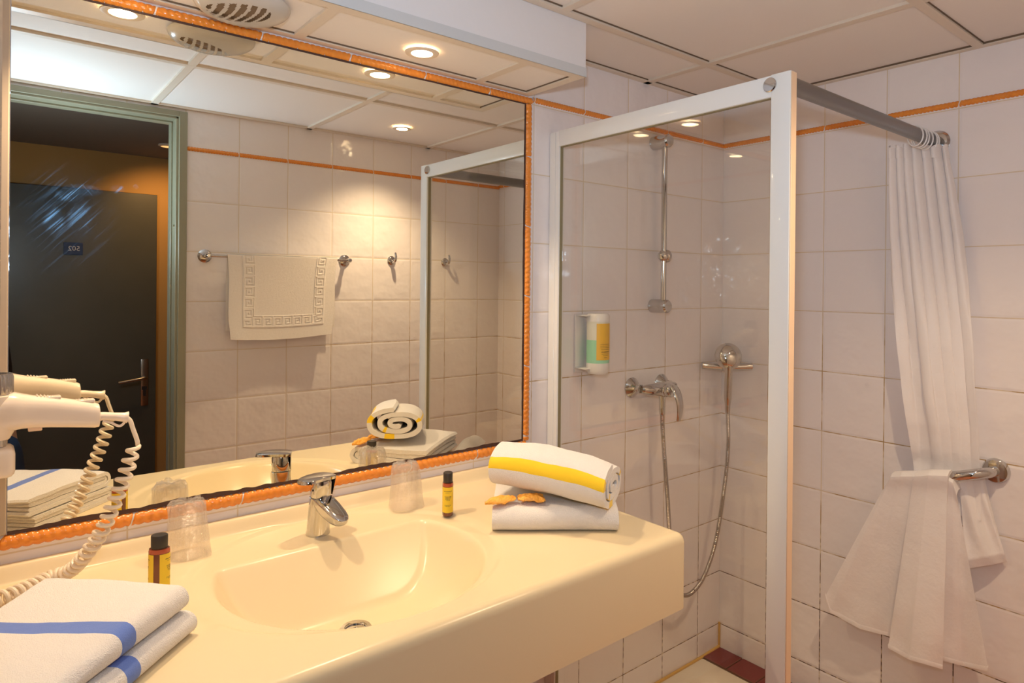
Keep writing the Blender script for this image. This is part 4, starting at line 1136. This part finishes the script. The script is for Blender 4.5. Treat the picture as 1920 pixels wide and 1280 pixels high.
bm = MB(); tube(bm, [(-2.000, YD, 1.2095), (-1.990, YD, 1.2090), (-1.975, YD, 1.2065), (-1.962, YD, 1.2040), (-1.956, YD, 1.2030)], [.0075, .0070, .0068, .0078, .0100], 18)
tube(bm, catmull([(-1.992, YD, 1.2010), (-1.980, YD, 1.1965), (-1.971, YD, 1.1905), (-1.9655, YD, 1.1900), (-1.961, YD, 1.1945), (-1.9585, YD, 1.2000)], 6), .0022, 10)
build('strain_relief', bm, M['dryer'], hd_)
bm = MB(); box(bm, XL + .002, BX + .028, YD - .030, YD + .030, 1.132, 1.178, bev=.010, seg=3); box(bm, XL + .001, XL + .02, YD - .05, YD + .05, 1.08, 1.25, bev=.006)
build('wall_holder', bm, M['dryer'], hd_)
# cord: straight lead, coil, straight end into the holder
lead = catmull([(-1.957, YD, 1.2025), (-1.952, YD, 1.196), (-1.948, YD, 1.182), (-1.943, YD, 1.166), (-1.941, YD, 1.158)], 6)
cp = catmull([(-1.945, YD, 1.156), (-1.949, YD, 1.140), (-1.955, YD, 1.118), (-1.966, YD, 1.083), (-1.978, YD, 1.050), (-1.992, YD + .004, 1.013), (-2.012, YD + .018, .975), (-2.032, YD + .048, .942), (-2.056, YD + .066, .932), (-2.085, YD + .048, .9305), (-2.115, YD + .030, .9305), (-2.150, YD + .02, .932), (-2.185, YD + .01, .955), (-2.205, YD, 1.00), (-2.21, YD, 1.06), (-2.20, YD, 1.12)], 24)
# resample by length with coil phase
ds = [0]
for a_, b_ in zip(cp, cp[1:]): ds.append(ds[-1] + (b_ - a_).length)
Lc = ds[-1]; coil = []; ph = 0; s = 0; k = 0; prev = None
pa = Vector((0, 1, 0)); step = .0005
while s < Lc:
    while ds[k + 1] < s: k += 1
    t_ = (s - ds[k]) / (ds[k + 1] - ds[k]); c = cp[k].lerp(cp[k + 1], t_); d = (cp[k + 1] - cp[k]).normalized()
    pa = (pa - d * pa.dot(d)).normalized(); pb = d.cross(pa)
    u = s / Lc
    pitch = lerp_tab([(0, .0175), (.22, .0150), (.42, .0110), (1, .0098)], u)
    ph += 2 * PI * step / pitch
    Rc = lerp_tab([(0, .0070), (.05, .0098), (.4, .0098), (.95, .0092), (1, .002)], u)
    coil.append(c + (pa * math.cos(ph) + pb * math.sin(ph)) * Rc); s += step
coil = coil[::2]
bm = MB(); tube(bm, lead + coil[2:], .0036, 8, hint=(0, 1, 0)); build('coiled_cord', bm, M['cord'], hd_)

# ------------------------------------------------------------------ photographer in the doorway (only a sliver shows in the mirror)
def limb_mesh(name, joints, mat_, parent, sub=2, root=0):
    """joints: list of (pos, radius, parent index) -> one continuous skinned surface"""
    me = bpy.data.meshes.new(name); vs_ = [tuple(j[0] - parent_world(parent) if parent else j[0]) for j in joints]
    me.from_pydata(vs_, [(j[2], i) for i, j in enumerate(joints) if j[2] is not None], [])
    o = bpy.data.objects.new(name, me); COL.objects.link(o); o.parent = parent
    sk = o.modifiers.new('skin', 'SKIN'); sk.use_smooth_shade = True
    if not me.skin_vertices: me.attributes
    bpy.context.view_layer.objects.active = o
    for i, j in enumerate(joints):
        me.skin_vertices[0].data[i].radius = (j[1], j[1] if not isinstance(j[1], tuple) else j[1][1]) if not isinstance(j[1], tuple) else j[1]
        me.skin_vertices[0].data[i].use_root = (i == root)
    o.modifiers.new('sub', 'SUBSURF').levels = sub; o.modifiers['sub'].render_levels = sub
    dg = bpy.context.evaluated_depsgraph_get(); nm = bpy.data.meshes.new_from_object(o.evaluated_get(dg))
    o.modifiers.clear(); o.data = nm; nm.materials.clear(); nm.materials.append(mat_)
    nm.polygons.foreach_set('use_smooth', [True] * len(nm.polygons)); return o
M['skin'] = mat('skin', (0.62, 0.38, 0.27), 0.5, sss=.1)
M['jacket'] = mat('black_jacket', (0.012, 0.012, 0.014), 0.8)
M['jeans'] = mat('dark_blue_jeans', (0.018, 0.045, 0.11), 0.85)
M['hair'] = mat('dark_hair', (0.03, 0.02, 0.015), 0.6)
M['cambody'] = mat('black_camera', (0.02, 0.02, 0.02), 0.5)
f_ = Vector((Fv.x, Fv.y, 0)).normalized(); r_ = Vector((Rv.x, Rv.y, 0)).normalized(); u_ = Vector((0, 0, 1))
HC = CAM - f_ * .190 + u_ * .015
O_ = Vector((-2.185, -1.675, 0))
def pt(r, f, z): return O_ + r_ * r + f_ * f + u_ * z
SH = Vector((HC.x, HC.y, 0)) - f_ * .03
def ps(r, f, z): return SH + r_ * r + f_ * f + u_ * z
per = thing('person', (O_.x, O_.y, 0), 'person in black jacket and dark blue jeans, hip just seen at left of mirror', 'person')
J = [(pt(0, 0, .86), (.13, .10), None), (pt(-.01, 0, .98), (.115, .09), 0), (ps(0, 0, 1.12), (.13, .095), 1), (ps(0, 0, 1.25), (.13, .09), 2), (ps(0, .01, 1.335), (.05, .05), 3), (HC - u_ * .055, (.058, .062), 4), (HC, (.074, .088), 5), (HC + u_ * .06, (.068, .080), 6)]
def add(p, r, par): J.append((p, r, par)); return len(J) - 1
hands = {}
camp = CAM - f_ * .062
for sgn in (1, -1):
    a0 = add(ps(.155 * sgn, 0, 1.275), (.052, .052), 3)
    el = add(ps(.205 * sgn, .055, 1.05), (.038, .038), a0)
    tgt = camp + r_ * .075 - u_ * .020 if sgn == 1 else camp + f_ * .012 - r_ * .005 - u_ * .075
    base = J[el][0]; d = (tgt - base).normalized()
    wr = add(tgt - d * .085, (.024, .020), el)
    palm = add(tgt - d * .035, (.030, .016), wr)
    side = r_ if sgn == 1 else f_
    up2 = side.cross(d).normalized(); side = d.cross(up2).normalized()
    for k, (ln, off) in enumerate(((.070, -.027), (.078, -.009), (.073, .009), (.058, .026))):
        b0 = add(tgt + side * off * .9, (.0095, .0090), palm)
        inw = (camp - tgt); inw = (inw - d * inw.dot(d)).normalized() if inw.length > .001 else up2
        b1 = add(J[b0][0] + d * ln * .42 + inw * .008, (.0085, .0082), b0)
        b2 = add(J[b1][0] + d * ln * .28 + inw * .020, (.0078, .0075), b1)
        add(J[b2][0] + d * ln * .10 + inw * .020, (.0068, .0065), b2)
    th = add(tgt - d * .045 - side * .034, (.011, .0105), palm)
    th2 = add(J[th][0] + d * .034 - side * .010, (.0095, .009), th); add(J[th2][0] + d * .026 + side * .006, (.008, .0075), th2)
for sgn, k in ((1, .11), (-1, -.09)):
    hp_ = add(pt(k * .9, 0, .80), (.085, .085), 0); kn = add(pt(k * 1.15, .03, .46), (.056, .058), hp_); an = add(pt(k * 1.2, 0, .09), (.036, .038), kn); add(pt(k * 1.25, .12, .035), (.036, .026), an)
body = limb_mesh('body', J, M['skin'], per)
for sgn in (1, -1):   # eyes, ears
    bm = MB(); bmesh.ops.create_uvsphere(bm, u_segments=16, v_segments=10, radius=.012); bmesh.ops.translate(bm, verts=bm.verts, vec=HC + f_ * .076 + r_ * .031 * sgn + u_ * .01); build('eye', bm, M['white_pl'], body)
    bm = MB(); bmesh.ops.create_uvsphere(bm, u_segments=16, v_segments=10, radius=1)
    for v in bm.verts: v.co = HC + r_ * (.074 * sgn + v.co.x * .008) + f_ * (v.co.y * .018 - .004) + u_ * (v.co.z * .030)
    build('ear', bm, M['skin'], body)
bm = MB(); bmesh.ops.create_cone(bm, segments=12, radius1=.014, radius2=.005, depth=.045, cap_ends=True)
for v in bm.verts: v.co = HC + r_ * v.co.x + f_ * (.088 + v.co.y * .9 - v.co.z * .15) + u_ * (-.012 + v.co.z)
build('nose', bm, M['skin'], body)
bm = MB(); tube(bm, catmull([HC + f_ * .074 + r_ * -.024 - u_ * .048, HC + f_ * .084 - u_ * .050, HC + f_ * .074 + r_ * .024 - u_ * .048], 6), .0045, 8); build('mouth', bm, mat('lips', (.42, .16, .13), .5), body)
bm = MB(); bmesh.ops.create_uvsphere(bm, u_segments=32, v_segments=20, radius=1)
for v in bm.verts:
    n_ = 1 + .05 * noise.noise(v.co * 5)
    v.co = HC - f_ * .016 + u_ * .030 + r_ * v.co.x * .088 * n_ + f_ * v.co.y * .095 * n_ + u_ * v.co.z * (.095 if v.co.z > 0 else .075) * n_
bmesh.ops.delete(bm, geom=[v for v in bm.verts if (v.co - HC).dot(f_) > .045 and v.co.z < HC.z + .055], context='VERTS'); build('hair', bm, M['hair'], per)
JK = [(pt(0, 0, .84), (.160, .128), None), (pt(-.005, 0, .96), (.142, .115), 0), (ps(0, 0, 1.12), (.148, .115), 1), (ps(0, 0, 1.26), (.142, .108), 2), (ps(0, .0, 1.325), (.062, .062), 3)]
for sgn in (1, -1):
    n0 = len(JK); JK.append((ps(.160 * sgn, 0, 1.28), (.066, .066), 3)); JK.append((ps(.208 * sgn, .052, 1.05), (.052, .052), n0))
    tgt = camp + r_ * .075 - u_ * .020 if sgn == 1 else camp + f_ * .012 - r_ * .005 - u_ * .075
    d = (tgt - JK[-1][0]).normalized(); JK.append((tgt - d * .105, (.036, .034), n0 + 1))
limb_mesh('jacket', JK, M['jacket'], per)
JT = [(pt(0, 0, .90), (.138, .110), None), (pt(0, 0, .83), (.142, .112), 0)]
for k in (.11, -.09):
    n0 = len(JT); JT.append((pt(k * .95, 0, .76), (.094, .094), 1)); JT.append((pt(k * 1.15, .03, .46), (.068, .070), n0)); JT.append((pt(k * 1.2, 0, .10), (.056, .056), n0 + 1))
limb_mesh('jeans', JT, M['jeans'], per)
for k in (.11, -.09):
    bm = MB(); bmesh.ops.create_uvsphere(bm, u_segments=24, v_segments=14, radius=1)
    for v in bm.verts: v.co = pt(k * 1.22, .06, .0) + r_ * v.co.x * .048 + f_ * v.co.y * .135 + u_ * (max(.004, .045 + v.co.z * (.048 if v.co.y < .2 else .036)))
    build('shoe', bm, M['jacket'], per)
hc_ = thing('handheld_camera', camp, 'black camera held up in the doorway by the photographer', 'camera')
def orient(bm, c):
    for v in bm.verts: v.co = c + r_ * v.co.x + f_ * v.co.y + u_ * v.co.z
bm = MB(); box(bm, -.064, .064, -.050, -.008, -.045, .040, bev=.009, seg=3); box(bm, -.022, .022, -.050, -.006, .035, .058, bev=.006); orient(bm, camp); build('camera_shell', bm, M['cambody'], hc_)
bm = MB(); lathe(bm, [(.033, -.009), (.033, .040), (.030, .054), (.026, .055), (.024, .040)], (0, 0, 0), (0, 1, 0), 36); orient(bm, camp); build('lens_barrel', bm, M['cambody'], hc_)
bm = MB(); box(bm, -.030, .030, -.046, .004, .060, .120, bev=.006); orient(bm, camp); build('flash_head', bm, M['cambody'], hc_)
